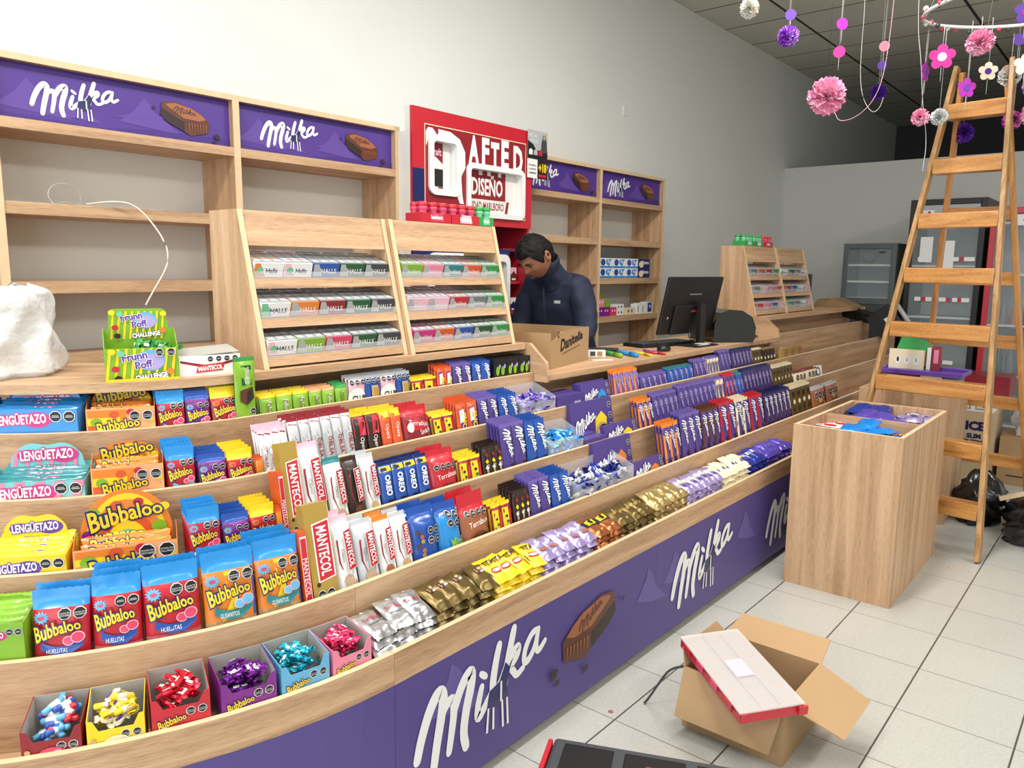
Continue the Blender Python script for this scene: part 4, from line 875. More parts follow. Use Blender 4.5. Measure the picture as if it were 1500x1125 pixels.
def gum_carton(key, w):
    ck = ('gc', key, round(w, 3))
    if ck in CACHE: return CACHE[ck]
    col, tx = GC[key]; q = MB(); d, h = .125, .048
    q.box(-w/2, w/2, 0, d, 0, h*.92, 'white' if key[:2] in ('w_', 'ch', 'gw') else col); q.box(-w/2+.003, w/2-.003, .004, d-.003, h*.92, h, 'lgrey')
    ar = Art(q, lambda x, y, e: (x, -e, y), .0004)
    ar.poly([(-w*.48, .003), (-w*.12, .003), (-w*.3, h*.88), (-w*.48, h*.88)], col if key[:2] in ('w_', 'ch', 'gw') else 'lgrey')
    ar.ell(-w*.3, h*.42, w*.12, w*.12, 'lgrey' if key[:2] not in ('w_', 'ch', 'gw') else 'mint', 8)
    ar.text(tx, w*.1, h*.42, h*.3, 'white' if key[:2] not in ('w_', 'ch', 'gw') else 'navy', wmax=w*.6, off=.02)
    a2 = Art(q, lambda x, y, e: (x, y, h+e), .0003)
    for k in range(6): a2.rect(-w*.44, .012+.019*k, w*.44, .022+.019*k, ('silver', 'steel')[k % 2] if tx == 'HALLS' else ('silver', col)[k % 2])
    for k in (-.2, .15): a2.rect(w*k, .006, w*(k+.03), d-.006, 'mgrey')
    CACHE[ck] = q.mesh('gum_carton'); return CACHE[ck]
def rack(x0, x1, yf, rows, label, short, grp, dark=1):
    root = empty('gum_rack', label, 'gum rack', (x0, yf, 1.1235)); W = x1-x0; H = .465
    for a, in ((0,), (W-.018,)):
        m = MB(); m.prism([(0, 0), (.27, 0), (.27, H), (.115, H)], a, a+.018, 'oak_z'); m.prism([(-.0006, 0), (.0006, 0), (.1156, H), (.1144, H)], a+.0005, a+.0175, 'oak_edge'); m.build('side_panel', root)
    sl = .115/H
    def yz(z): return z*sl
    m = MB(); m.prism([(yz(.36)+.004, .36), (yz(H)+.004, H-.001), (yz(H)+.020, H-.001), (yz(.36)+.020, .36)], .0185, W-.0185, 'oak_x'); m.build('top_fascia', root)
    for si, zt in enumerate((.262, .144, .032)):
        m = MB(); y0 = yz(zt-.026)+.002
        m.prism([(y0, zt-.026), (y0+.014, zt-.026), (.20, zt+.038), (.20, zt+.048), (y0+.014, zt-.001), (yz(zt)+.002, zt)], .0185, W-.0185, 'oak_x'); m.build('shelf', root)
        n = len(rows[si]); cw = (W-.045)/n
        lip = MB(); lip.box(.02, W-.02, yz(zt)+.0005, yz(zt)+.002, zt+.001, zt+.022, 'acrylic'); lip.build('clear_lip', root)
        for k, key in enumerate(rows[si]):
            col, tx = GC[key]; cn = CN.get(col, col)
            put(gum_carton(key, cw*.96), 'gum_carton', loc=(x0+.0225+cw*(k+.5), yf+yz(zt)+.016, 1.1235+zt+.0045), rot=(R(17), 0, 0),
                label='%s gum carton, %s from left on the %s shelf of %s' % (cn, NUM[k], ('upper', 'middle', 'lower')[si], short), cat='gum carton', group=grp)
rack(1.235, 1.80, 1.975, (('w_or', 'w_pk', 'blue', 'green', 'blk'), ('gw', 'or', 'be', 'green', 'blk'), ('ch', 'li', 'rd', 'green', 'blk')), 'oak gum rack with three slanted shelves, left one near the man', 'left rack', 'cartons in the left near gum rack')
rack(1.802, 2.365, 1.96, (('bl_li', 'bl_pk', 'bl_bl', 'bl_rd', 'bl_gr'), ('bl_ro', 'bl_ro', 'bl_cr', 'bl_gy', 'bl_gr'), ('bl_mg', 'bl_rd', 'bl_nv', 'bl_dg', 'bl_gr')), 'oak gum rack with three slanted shelves, beside the man, bottles on top', 'man-side rack', 'cartons in the right near gum rack')
rack(4.95, 5.52, 2.03, (('bl_gy', 'bl_rd', 'bl_cr', 'bl_gr'), ('bl_gy', 'bl_ro', 'bl_pk', 'bl_rd'), ('bl_cr', 'bl_pk', 'bl_nv', 'bl_ro')), 'far oak gum rack behind the printer, green jars on top', 'far rack', 'cartons in the left far gum rack')
rack(5.522, 6.09, 2.03, (('gw', 'green', 'bl_gy', 'ch'), ('bl_cr', 'blue', 'gw', 'bl_ro'), ('bl_gr', 'bl_gy', 'gw', 'bl_ro')), 'farthest oak gum rack at the right end of the far pair', 'farthest rack', 'cartons in the right far gum rack')
def jar_tray(x, y, z, n, w, col, col2, label, short):
    q = MB(); q.box(-w/2, w/2, 0, .09, 0, .003, col); q.box(-w/2, w/2, 0, .0015, .003, .034, col); q.box(-w/2, w/2, .0885, .09, .003, .034, col)
    for a in (-w/2, w/2-.0015): q.box(a, a+.0015, .0015, .0885, .003, .034, col)
    ar = Art(q, lambda a, b, e: (a, -e, b), .0004); ar.poly([(-w*.2, .004), (w*.25, .004), (w*.2, .034), (-w*.15, .034)], col2); ar.text('beldent', 0, .019, .014, 'white', wmax=w*.4, off=.03)
    q.build('jar_tray', loc=(x, y, z), label=label, cat='jar tray')
    ck = ('jar', col)
    if ck not in CACHE:
        j = MB(); j.lathe([(0, 0), (.016, 0), (.0185, .004), (.0185, .03), (.014, .036), (.0185, .042), (.0185, .052), (.017, .054)], 'acrylic' if 0 else col2, 14); l = MB(); l.lathe([(.0175, .054), (.0185, .056), (.0185, .068), (.016, .071), (0, .071)], col, 14)
        a2 = Art(j, lambda a, b, e: (.0187*math.sin(a/.0187), -.0187*math.cos(a/.0187)-e, b), .0004); a2.rect(-.008, .008, .008, .03, 'white', 4, 1)
        CACHE[ck] = (j.mesh('jar'), l.mesh('lid'))
    for i in range(2):
        for k in range(n):
            a = put(CACHE[ck][0], 'gum_jar', loc=(x-w/2+w*(k+.5)/n, y+.024+.042*i, z+.0032), label='small gum jar standing in the %s' % short, cat='gum jar', group='jars in the '+short)
            put(CACHE[ck][1], 'lid', parent=a)
jar_tray(2.045, 2.08, 1.5892, 3, .15, 'red', 'rose', 'red tray of gum jars on the rack top, left of its red twin', 'left red jar tray')
jar_tray(2.20, 2.08, 1.5892, 3, .15, 'red', 'lpink', 'red tray of gum jars between the other red tray and the green one', 'right red jar tray')
jar_tray(2.325-.005, 2.08, 1.5892, 2, .085, 'green', 'mint', 'green tray of gum jars on the rack top near the man', 'near green jar tray')
jar_tray(5.07, 2.15, 1.5892, 3, .15, 'green', 'mint', 'green tray of gum jars, left end on the far rack top', 'far left green jar tray')
jar_tray(5.235, 2.15, 1.5892, 3, .15, 'green', 'lgrey', 'green tray of gum jars beside the far red tray', 'far middle green jar tray')
jar_tray(5.40, 2.15, 1.5892, 3, .15, 'red', 'rose', 'red tray of gum jars on the far rack top', 'far red jar tray')

# ---------------------------------------------------------------- red cigarette cabinet
root = empty('cigarette_cabinet', 'red tobacco display cabinet with big white lettering behind the man', 'cabinet', (0, 0, 0))
YC = 2.9; m = MB()
m.box(2.681, 2.70, YC+.0155, WY-.002, .02, 2.095, 'offwhite'); m.box(3.612, 3.632, YC+.0155, WY-.002, .02, 2.095, 'red'); m.box(2.681, 3.632, YC+.0155, YC+.05, 2.0955, 2.212, 'offwhite'); m.box(2.70, 3.612, YC+.0505, WY-.002, 2.08, 2.095, 'offwhite'); m.box(2.70, 3.612, WY-.02, WY-.002, .02, 2.079, 'dgrey'); m.build('case', root)
def panel_with_holes(mb, x0, x1, z0, z1, y0, y1, holes, mt):
    xs = sorted({x0, x1}|{h[0] for h in holes}|{h[1] for h in holes}); zs = sorted({z0, z1}|{h[2] for h in holes}|{h[3] for h in holes})
    for a, b in zip(xs, xs[1:]):
        for c, d in zip(zs, zs[1:]):
            if any(h[0] <= a and b <= h[1] and h[2] <= c and d <= h[3] for h in holes): continue
            mb.box(a, b, y0, y1, c, d, mt)
HL = [(2.817, 2.987, 1.822, 2.062), (3.093, 3.53, 1.724, 1.956)]
m = MB(); panel_with_holes(m, 2.681, 3.632, 1.655, 2.212, YC, YC+.015, HL, 'red')
ar = Art(m, lambda x, y, e: (x, YC-e, y), .0006, .0004)
ar.rect(2.682, 1.656, 2.762, 1.915, 'navy')
def hrect(x0, z0, x1, z1, mm):
    q = [h for h in HL]; xs = sorted({x0, x1}|{v for h in q for v in h[:2] if x0 < v < x1}); zs = sorted({z0, z1}|{v for h in q for v in h[2:] if z0 < v < z1}); e = ar.e
    for a, b in zip(xs, xs[1:]):
        for c, d in zip(zs, zs[1:]):
            if any(h[0] <= a and b <= h[1] and h[2] <= c and d <= h[3] for h in q): continue
            ar.e = e; ar.rect(a, c, b, d, mm)
hrect(2.764, 1.70, 3.575, 2.138, 'cream'); hrect(2.769, 1.705, 3.570, 2.133, 'dred')
def rrect(x0, x1, z0, z1, r, n=6):
    pts = []
    for cx, cz, a0 in ((x1-r, z1-r, 0), (x0+r, z1-r, 90), (x0+r, z0+r, 180), (x1-r, z0+r, 270)): pts += [(cx+r*math.cos(R(a0+90*k/n)), cz+r*math.sin(R(a0+90*k/n))) for k in range(n+1)]
    return pts
# big cut letters
ar.poly([(2.775, 2.03), (2.772, 2.10), (2.79, 2.122), (2.82, 2.122), (2.845, 2.10), (2.85, 2.066), (2.79, 2.066)], 'white')
ar.poly([(2.86, 2.066), (2.862, 2.122), (2.95, 2.118), (3.02, 2.09), (3.06, 2.03), (3.062, 1.95), (3.03, 1.90), (3.04, 1.80), (3.05, 1.76), (3.02, 1.76), (2.99, 1.815), (2.99, 2.066)], 'white')
for t_, cx, w_, zc, hh in (('A', 3.128, .082, 2.052, .13), ('F', 3.222, .06, 2.052, .13), ('T', 3.30, .07, 2.04, .125), ('E', 3.385, .065, 2.052, .14), ('D', 3.50, .085, 2.035, .14)):
    vs0, fs0, a_, b_ = tmesh(t_, .05); wl = (b_-a_); ar.text(t_, cx, zc, hh, 'white', sx=w_/(wl*hh), off=.05)
m.build('front_panel', root)
for h, pad, nm in ((HL[0], .03, 'window_frame'), (HL[1], .026, 'window_frame')):
    m = MB(); o = rrect(h[0]-pad, h[1]+pad, h[2]-pad, h[3]+pad, .045); i_ = rrect(h[0]+.002, h[1]-.002, h[2]+.002, h[3]-.002, .02); n = len(o)
    vs = [(p[0], YC-.003, p[1]) for p in o]+[(p[0], YC-.016, p[1]) for p in o]+[(p[0], YC-.016, p[1]) for p in i_]+[(p[0], YC+.030, p[1]) for p in i_]
    m.add(vs, [[a*n+k, a*n+(k+1) % n, (a+1)*n+(k+1) % n, (a+1)*n+k] for a in range(3) for k in range(n)], 'white'); f = m.build(nm, root)
    b = MB(); b.box(h[0]-.01, h[1]+.01, YC+.031, YC+.036, h[2]-.01, h[3]+.01, 'offwhite'); a2 = Art(b, lambda x, y, e: (x, YC+.031-e, y), .0005, .0004)
    if nm and h is HL[0]:
        a2.rect(2.82, 1.93, 2.925, 2.06, 'dred'); a2.text('Craft', 2.87, 2.015, .035, 'lpink', wmax=.09, off=.02); a2.poly([(2.82, 1.955), (2.87, 1.99), (2.925, 1.955), (2.925, 1.93), (2.82, 1.93)], 'white'); a2.rect(2.82, 1.84, 2.925, 1.928, 'ink'); a2.rect(2.89, 1.815, 2.925, 1.838, 'dred')
    else:
        a2.rect(3.093, 1.80, 3.43, 1.96, 'dred'); a2.text('E', 3.115, 1.872, .10, 'cream', off=.03, sx=.6); a2.text('DISEÑO', 3.275, 1.868, .085, 'white', wmax=.26, off=.03); a2.poly([(3.093, 1.72), (3.42, 1.72), (3.44, 1.798), (3.093, 1.798)], 'offwhite'); a2.text('CALIDAD MARLBORO', 3.25, 1.765, .04, 'dred', wmax=.33, off=.02); a2.poly([(3.42, 1.72), (3.445, 1.72), (3.46, 1.798), (3.44, 1.798)], 'dred')
        for k, x_ in enumerate((3.20, 3.27, 3.36)): a2.rect(x_, 1.93, x_+.03, 1.96, 'offwhite')
    b.build('window_back', root)
m = MB(); panel_with_holes(m, 2.681, 3.612, .05, 1.53, YC+.002, YC+.015, [(2.80, 3.42, 1.0, 1.49), (3.44, 3.60, .95, 1.52)], 'navy'); a2 = Art(m, lambda x, y, e: (x, YC+.002-e, y)); m.build('lower_panel', root)
m = MB(); o = rrect(2.78, 3.43, .97, 1.50, .05); i_ = rrect(2.82, 3.40, 1.02, 1.46, .03); n = len(o); vs = [(p[0], YC-.001, p[1]) for p in o]+[(p[0], YC-.014, p[1]) for p in o]+[(p[0], YC-.014, p[1]) for p in i_]+[(p[0], YC+.05, p[1]) for p in i_]
m.add(vs, [[a*n+k, a*n+(k+1) % n, (a+1)*n+(k+1) % n, (a+1)*n+k] for a in range(3) for k in range(n)], 'white'); m.build('window_frame', root)
for z in (1.15, 1.33, 1.52):
    m = MB(); m.box(2.702, 3.61, YC+.07, WY-.02, z, z+.012, 'black'); m.box(3.44, 3.60, YC+.055, YC+.069, z, z+.016, 'red'); m.build('pack_shelf', root)
pk = {}
for i_, (c1, c2) in enumerate((('dgrey', 'silver'), ('brown', 'lpink'), ('navy', 'white'))):
    q = MB(); q.box(-.026, .026, 0, .02, 0, .085, c1); a2 = Art(q, lambda x, y, e: (x, -e, y), .0004); a2.rect(-.026, .045, .026, .085, c2); a2.poly([(-.02, .045), (0, .065), (.02, .045)], c1); a2.rect(-.018, .01, .018, .02, 'white'); pk[i_] = q.mesh('cigarette_pack')
for zi, z in enumerate((1.162, 1.342)):
    for k in range(3): put(pk[(k+zi*2) % 3] if zi == 0 else pk[1 if k else 0], 'cigarette_pack', loc=(3.47+.054*k, YC+.085, z+.0005), label='upright pack, %s from left on the %s shelf beside the man' % (NUM[k], ('lower', 'upper')[zi]), cat='cigarette pack', group='cigarette packs beside the man')
for (a, b, c, d, kind, lb) in ((3.578, 3.766, 2.062, 2.222, 'P', 'black and white poster of a standing figure at the cabinet corner'), (3.578, 3.672, 1.950, 2.058, 'T', 'small white notice sheet under the dark poster'), (3.674, 3.768, 1.950, 2.058, 'G', 'small black sheet with yellow lettering beside the white notice')):
    m = MB(); m.box(a, b, 2.889, 2.8905, c, d, {'P': 'lgrey', 'T': 'white', 'G': 'dbrown'}[kind]); a2 = Art(m, lambda x, y, e: (x, 2.889-e, y), .0004, .0003); cx = (a+b)/2
    if kind == 'P':
        a2.rect(a, c, b, c+.05, 'ink'); a2.poly([(a, c+.05), (a, c+.1), (a+.05, c+.08), (a+.08, c+.05)], 'ink'); a2.poly([(cx+.03, c+.04), (cx+.035, c+.10), (cx+.05, c+.14), (cx+.07, c+.14), (cx+.085, c+.10), (cx+.09, c+.04)], 'dgrey'); a2.ell(cx+.06, c+.125, .01, .013, 'tan', 10)
        a2.text('HECHO', a+.05, d-.03, .022, 'white', wmax=.08); a2.text('A MEDIDA', a+.055, d-.06, .022, 'white', wmax=.085)
        for k in range(3): a2.poly([(a+.01+.045*k, c+.02), (a+.045+.045*k, c+.02), (a+.045+.045*k, c+.045), (a+.0275+.045*k, c+.055), (a+.01+.045*k, c+.045)], ('white', 'lgrey', 'red')[k])
    elif kind == 'T':
        for k, t_ in enumerate(('PROHIBIDA', 'LA VENTA', 'A MENORES')): a2.text(t_, cx, d-.035-.022*k, .010, 'ink', wmax=.07, off=.02)
    else:
        a2.text('+18', cx, (c+d)/2+.01, .045, 'yellow', wmax=.075, off=.05); a2.rect(a+.01, c+.01, b-.01, c+.025, 'red')
    m.build('poster' if kind == 'P' else 'notice_sheet', label=lb, cat='poster')
# ---------------------------------------------------------------- stock on the right wall shelves
q = MB(); q.box(-.085, .085, 0, .12, 0, .07, 'white'); a2 = Art(q, lambda x, y, e: (x, -e, y), .0004); a2.rect(-.085, 0, .085, .014, 'sky'); a2.ell(-.04, .04, .03, .024, 'blue', 14); a2.poly([(-.0, .06), (.07, .064), (.04, .014), (.0, .03)], 'sky'); a2.text('Pico', .045, .045, .022, 'white', off=.03); wa = q.mesh('tissue_carton')
q = MB(); q.box(-.085, .085, 0, .12, 0, .07, 'navy'); a2 = Art(q, lambda x, y, e: (x, -e, y), .0004); a2.ell(-.04, .03, .035, .025, 'cream', 12); a2.text('Cremo', .02, .045, .024, 'white', wmax=.1, off=.03); wb = q.mesh('sweet_carton')
for l in range(2):
    for k in range(4):
        put(wa if k < 3 else wb, 'stock_carton', loc=(4.66+.176*k, 3.03, 1.3605+.0705*l), label='%s carton, %s from left, %s row on the right wall shelf' % ('blue and white' if k < 3 else 'navy and white', NUM[k], ('lower', 'upper')[l]), cat='carton', group='cartons on the right wall shelf')
def small(nm, lb, x, z, w, h, body, fn=None, cat='box'):
    q = MB(); q.box(-w/2, w/2, 0, .06, 0, h, body); a2 = Art(q, lambda a, b, e: (a, -e, b), .0004)
    if fn: fn(a2, w, h)
    q.build(nm, loc=(x, 3.03, z), label=lb+' on the lower right wall shelf', cat=cat)
eyes = lambda a, w, h: (a.ell(-w*.2, h*.6, w*.1, w*.1, 'white', 8), a.ell(w*.2, h*.6, w*.1, w*.1, 'white', 8))
zz = 1.0875
small('gum_box', 'dark purple little box, leftmost', 4.60, zz, .075, .065, 'purple', eyes); small('gum_box', 'second dark purple little box', 4.68, zz, .075, .065, 'purple', eyes)
small('gum_box', 'pink little box stacked at the left', 4.61, zz+.0655, .085, .06, 'pink', eyes); small('gum_box', 'dark olive little box topmost of the stack', 4.61, zz+.126, .08, .035, 'olive')
small('gum_box', 'lime little box leaning beside pink box', 4.70, zz+.0655, .05, .045, 'lime'); small('candy_bag', 'bright pink bag shaped pack', 4.775, zz, .08, .06, 'rose', eyes)
for k in range(2): small('pill_box', ('lower', 'upper')[k]+' white box with dark hearts', 4.87, zz+.0405*k, .09, .04, 'white', lambda a, w, h: (a.ell(-w*.3, h*.5, .008, .008, 'ink', 8), a.ell(w*.15, h*.5, .012, .01, 'mgrey', 8)))
small('pill_box', 'long cream box with grey marks', 5.01, zz, .14, .05, 'cream', lambda a, w, h: (a.ell(-w*.2, h*.5, .014, .014, 'mgrey', 8), a.ell(w*.15, h*.5, .014, .014, 'mgrey', 8)))
for k in range(4): small('tall_box', '%s from left of four narrow white boxes' % NUM[k], 5.125+.036*k, zz, .03, .075+.004*(k % 2), 'white', (lambda a, w, h: a.rect(-w*.2, h*.1, w*.1, h*.8, 'ink')) if k % 2 == 0 else None)
small('blue_box', 'blue and white medicine box, rightmost', 5.30, zz, .09, .085, 'white', lambda a, w, h: (a.rect(-w*.4, h*.1, w*.3, h*.95, 'blue'), a.ell(0, h*.6, .012, .012, 'white', 8)))
# ---------------------------------------------------------------- things on the left worktop
ZW = 1.1233
root = empty('popcorn_box', 'lime green striped open display box with header on the left worktop', 'display box', (.905, 2.02, ZW), (0, 0, -.38)); w = .175
def stripes(ar, w, y0, y1):
    for k in range(9): ar.poly([(-w*.5+w*.11*k, y0), (-w*.46+w*.11*k, y0), (min(w*.5, -w*.40+w*.11*k), y1), (min(w*.5, -w*.44+w*.11*k), y1)], 'yellow')
def fp(ar, w, cy, s):
    ar.ell(w*.12, cy, w*.2*s, w*.16*s, 'lblue', 20); ar.ell(w*.13, cy-.004, w*.17*s, w*.12*s, 'lilac', 20)
    ar.text('Frunn', -w*.1, cy+.012*s, .018*s, 'violet', rot=.15, outline='white', ow=.05, off=.03); ar.text('Poff', w*.02, cy-.010*s, .018*s, 'violet', rot=.15, outline='white', ow=.05, off=.03)
    ar.text('CHALLENGE', w*.12, cy-.042*s, .013*s, 'white', rot=.1, off=.05, outline='ink', ow=.07, wmax=w*.45)
    for x, y, c in ((-.36, -.02, 'red'), (-.28, .02, 'mint'), (-.33, -.045, 'dbrown'), (.38, -.03, 'orange'), (.4, .02, 'yellow'), (-.4, .025, 'yellow')): ar.ell(w*x, cy+y*s, w*.055, w*.045, c, 10)
m = MB(); m.box(-w/2, w/2, 0, .002, 0, .085, 'lime'); m.box(-w/2, w/2, .002, .11, 0, .002, 'lime')
for a in (-w/2, w/2-.002): m.prism([(.002, .002), (.11, .002), (.11, .13), (.06, .12), (.002, .085)], a, a+.002, 'lime')
ar = Art(m, lambda a, b, e: (a, -e, b), .0005); stripes(ar, w, .003, .084); fp(ar, w, .052, 1); ar.rect(-w/2, 0, w/2, .006, 'yellow'); ar.seal(w*.24, .073, .011, 'AZÚCARES'); ar.seal(w*.4, .073, .011, 'CALORÍAS'); m.build('carton', root)
m = MB(); m.prism([(-w*.5, .002), (w*.5, .002), (w*.5, .125), (w*.42, .128), (w*.40, .175), (w*.34, .182), (-w*.34, .182), (-w*.40, .175), (-w*.42, .128), (-w*.5, .125)], .108, .110, 'lime', 'y'); ar = Art(m, lambda a, b, e: (a, .108-e, b), .0005); stripes(ar, w*.8, .1, .175); fp(ar, w*.9, .150, .9); m.build('header_card', root)
me = candy_mesh('green', 'white')
for k in range(7): 
    o = put(me, 'wrapped_candy', loc=(.905+.02+.022*(k % 4)-.0, 2.06-.012*(k % 4)+.022*(k//4), ZW+.075+.012*(k//4)), rot=(.3*k, .2, k*1.1), label='green wrapped candy in the lime green striped display box', cat='candy', group='candies in the lime display box'); o.scale = (1.3, 1.3, 1.3)
root = empty('halva_carton', 'white and red flat halva carton on the worktop beside the lime box', 'carton', (1.075, 1.985, ZW), (0, 0, -.2)); w = .165
m = MB(); m.box(-w/2, w/2, 0, .10, 0, .055, 'white'); ar = Art(m, lambda a, b, e: (a, -e, b), .0005)
for s_ in (-1, 1): ar.poly([(s_*w*.1, .03), (s_*w*.48, .044), (s_*w*.48, .038), (s_*w*.2, .026)], 'dred')
ar.poly([(-w*.24, .008), (w*.2, .012), (w*.24, .034), (-w*.2, .029)], 'red'); ar.text('MANTECOL', 0, .0205, .012, 'white', rot=.06, wmax=w*.4, off=.04)
for k in range(4): ar.seal(w*(.0+.135*k), .045, .0085)
m.build('carton', root)
m = MB(); m.prism([(-w/2, .0), (w*.45, .0), (w*.5, .0012), (-w/2, .0012)], .0, .1, 'grey_card', 'y'); o = m.build('lid_flap', root); o.location = (0, .005, .0565); o.rotation_euler = (R(7), R(-3), 0)
# white plastic bag
m = MB(); n, k_ = 64, 44; vs = []; random.seed(3)
for j in range(k_+1):
    t = j/k_; z = .235*t; rr = (.18*(1-.22*t**2)*(1 if t < .93 else 1-(t-.93)*4)) if t > .04 else .16
    for i in range(n):
        a = 2*math.pi*i/n; q = noise.noise(Vector((math.cos(a)*2, math.sin(a)*2, t*3)))*.030-abs(noise.noise(Vector((math.cos(a)*3, math.sin(a)*3, t*2))))*.024+abs(noise.noise(Vector((math.cos(a)*8, math.sin(a)*8, t*4))))*.007
        vs.append(((rr+q)*math.cos(a)*1.0, (rr*.62+q)*math.sin(a), z+noise.noise(Vector((math.cos(a)*3, math.sin(a)*3, 5)))*.03*t))
m.add(vs, [[j*n+i, j*n+(i+1) % n, (j+1)*n+(i+1) % n, (j+1)*n+i] for j in range(k_) for i in range(n)]+[list(range(n))[::-1], [k_*n+i for i in range(n)]], 'poly_bag', True)
m.build('plastic_bag', loc=(.66, 2.36, ZW), label='crumpled white plastic bag full of goods at the far left worktop', cat='plastic bag')
def cable(name, pts, r, mt, label, cat='cable', n=6, it=2):
    P = [Vector(p) for p in pts]
    for _ in range(it):
        Q = [P[0]]
        for a, b in zip(P, P[1:]): Q += [a*.75+b*.25, a*.25+b*.75]
        Q.append(P[-1]); P = Q
    m = MB(); m.tube(P, r, mt, n); return m.build(name, label=label, cat=cat)
cable('loose_cable', [(1.20, 3.05, 1.640), (1.26, 2.99, 1.652), (1.33, 2.975, 1.650), (1.38, 2.955, 1.60), (1.43, 2.92, 1.50), (1.42, 2.90, 1.42), (1.36, 2.90, 1.33), (1.325, 2.90, 1.272)], .0036, 'cable_white', 'loose white cable hanging down over the left wall shelf board')
cable('wire_loop', [(1.10, 3.08, 1.634), (1.085, 3.10, 1.67), (1.12, 3.12, 1.712), (1.17, 3.13, 1.715), (1.215, 3.14, 1.69), (1.215, 3.14, 1.636), (1.16, 3.12, 1.650), (1.12, 3.1, 1.640)], .0022, 'lgrey', 'thin grey wire loop standing on the upper left shelf board')
# ---------------------------------------------------------------- checkout worktop
ZC = 1.0003
root = empty('snack_box', 'open brown cardboard box with black script lettering in front of the man', 'cardboard box', (2.56, 1.93, ZC), (0, 0, R(13)))
m = MB(); W_, D_, H_ = .44, .42, .155; t = .004
for a in (0, W_-t): m.box(a, a+t, 0, D_, 0, H_, 'kraft')
m.box(t, W_-t, D_-t, D_, 0, H_, 'kraft_d'); m.box(t, W_-t, t, D_-t, 0, t, 'kraft_d')
m.prism([(t, 0), (W_-t, 0), (W_-t, H_), (.12, H_), (.05, H_-.03), (t, H_-.035)], 0, t, 'kraft', 'y')
ar = Art(m, lambda x, y, e: (x, -e, y), .0005)
ar.ell(.085, H_-.012, .012, .014, 'ink', 14); ar.ell(.085, H_-.012, .007, .009, 'kraft', 12)
ar.text('Danitella', .23, H_-.045, .05, 'ink', rot=.13, wmax=.28, off=.03, grow=.3, rise=.15, shear=.25); ar.poly([(.13, H_-.10), (.33, H_-.075), (.33, H_-.073), (.13, H_-.097)], 'ink')
m.build('box', root); m = MB(); m.prism([(0, 0), (W_, 0), (W_*.94, .06), (W_*.06, .06)], 0, .003, 'kraft_p', 'z'); o = m.build('flap', root); o.location = (0, D_, H_+.002); o.rotation_euler = (R(28), 0, 0)
root = empty('monitor', 'black flat monitor seen from behind on the checkout worktop', 'monitor', (3.95, 2.0, ZC), (0, 0, R(-4)))
m = MB(); T_ = Matrix.Translation((0, 0, .215)) @ Matrix.Rotation(R(12), 4, 'X')
m.box(-.285, .285, -.008, .008, -.145, .175, 'black', T=T_); m.box(-.18, .18, -.022, -.008, -.145, .02, 'black', T=T_); m.build('screen', root, bevel=.004)
for q in ((-.255, -.245, -.0240, -.0225, -.05, -.04, 'lgrey'), (-.05, .07, -.012, -.0085, .075, .082, 'mgrey'), (-.02, .03, -.0240, -.0225, -.02, -.01, 'red')): m = MB(); m.box(*q, T=T_); m.build('label_strip', root)
m = MB(); m.prism([(-.055, .008), (-.03, .008), (-.03, .24), (-.055, .24)], .02, .075, 'black', 'x'); m.build('stand_arm', root, bevel=.003)
m = MB(); m.box(-.07, .16, -.10, .10, 0, .008, 'black'); m.build('stand_base', root, bevel=.004)
for k in range(4):
    cu = MB(); P = [Vector((-.04+.02*k, -.02, .10)), Vector((-.07+.02*k, -.04, .06)), Vector((-.03+.012*k, -.03, .03)), Vector((-.05+.03*k, .03, .012))]
    cu.tube(P, .0028, 'black', 6); cu.build('cable', root)
cable('coiled_cable', [(3.93, 1.93, ZC+.006), (4.0, 1.90, ZC+.012), (4.04, 1.93, ZC+.010), (4.02, 1.98, ZC+.008), (3.95, 1.97, ZC+.012), (3.98, 1.91, ZC+.016), (4.03, 1.91, ZC+.01)], .005, 'lgrey', 'pale coiled cable beside the monitor foot')
m = MB(); m.box(-.22, .22, -.075, .075, 0, .018, 'black'); ar = Art(m, lambda x, y, e: (x, y, .018+e), .001)
for r_ in range(5):
    for c_ in range(14): m.box(-.21+.03*c_, -.184+.03*c_, -.068+.028*r_, -.044+.028*r_, .018, .023, 'dgrey')
m.build('keyboard', loc=(3.86, 2.13, ZC), rot=(R(0), 0, R(-14)), label='black keyboard on the checkout worktop beside the monitor', cat='keyboard', bevel=.002)
m = MB(); m.lathe([(0, .034), (.018, .033), (.032, .026), (.037, .012), (.036, 0), (0, 0)], 'black', 20); o = m.build('mouse', loc=(3.60, 1.965, ZC), rot=(0, 0, .3), label='black mouse beside the keyboard on the checkout worktop', cat='mouse'); o.scale = (1.5, .95, 1.05)
m = MB(); prof = [(-.12, 0), (-.12, .10), (-.10, .155), (-.04, .18), (.04, .175), (.10, .14), (.125, .08), (.12, .02), (.11, 0)]
m.prism([(a*1.1, b*1.08) for a, b in prof], -.16, .16, 'gloss_black', 'y'); root = empty('label_printer', 'rounded glossy black printer behind the monitor, on the checkout worktop', 'printer', (4.42, 2.02, ZC), (0, 0, R(-38)))
m.build('body', root, bevel=.02); m = MB(); m.box(.123, .126, -.03, .03, .10, .104, 'lgrey'); ar = Art(m, lambda x, y, e: (.1255+e, x, y), .0004); ar.text('epson', .0, .065, .012, 'white'); m.build('buttons', root)
m = MB(); m.box(-.09, .09, -.035, .035, 0, .012, 'black'); m.box(-.03, .05, -.03, .02, .012, .022, 'dgrey'); m.box(.08, .10, -.01, .01, .0, .02, 'lgrey'); m.build('cable_adapter', loc=(4.70, 1.96, ZC), rot=(0, 0, .2), label='small black adapter and plug lying right of the printer', cat='adapter')
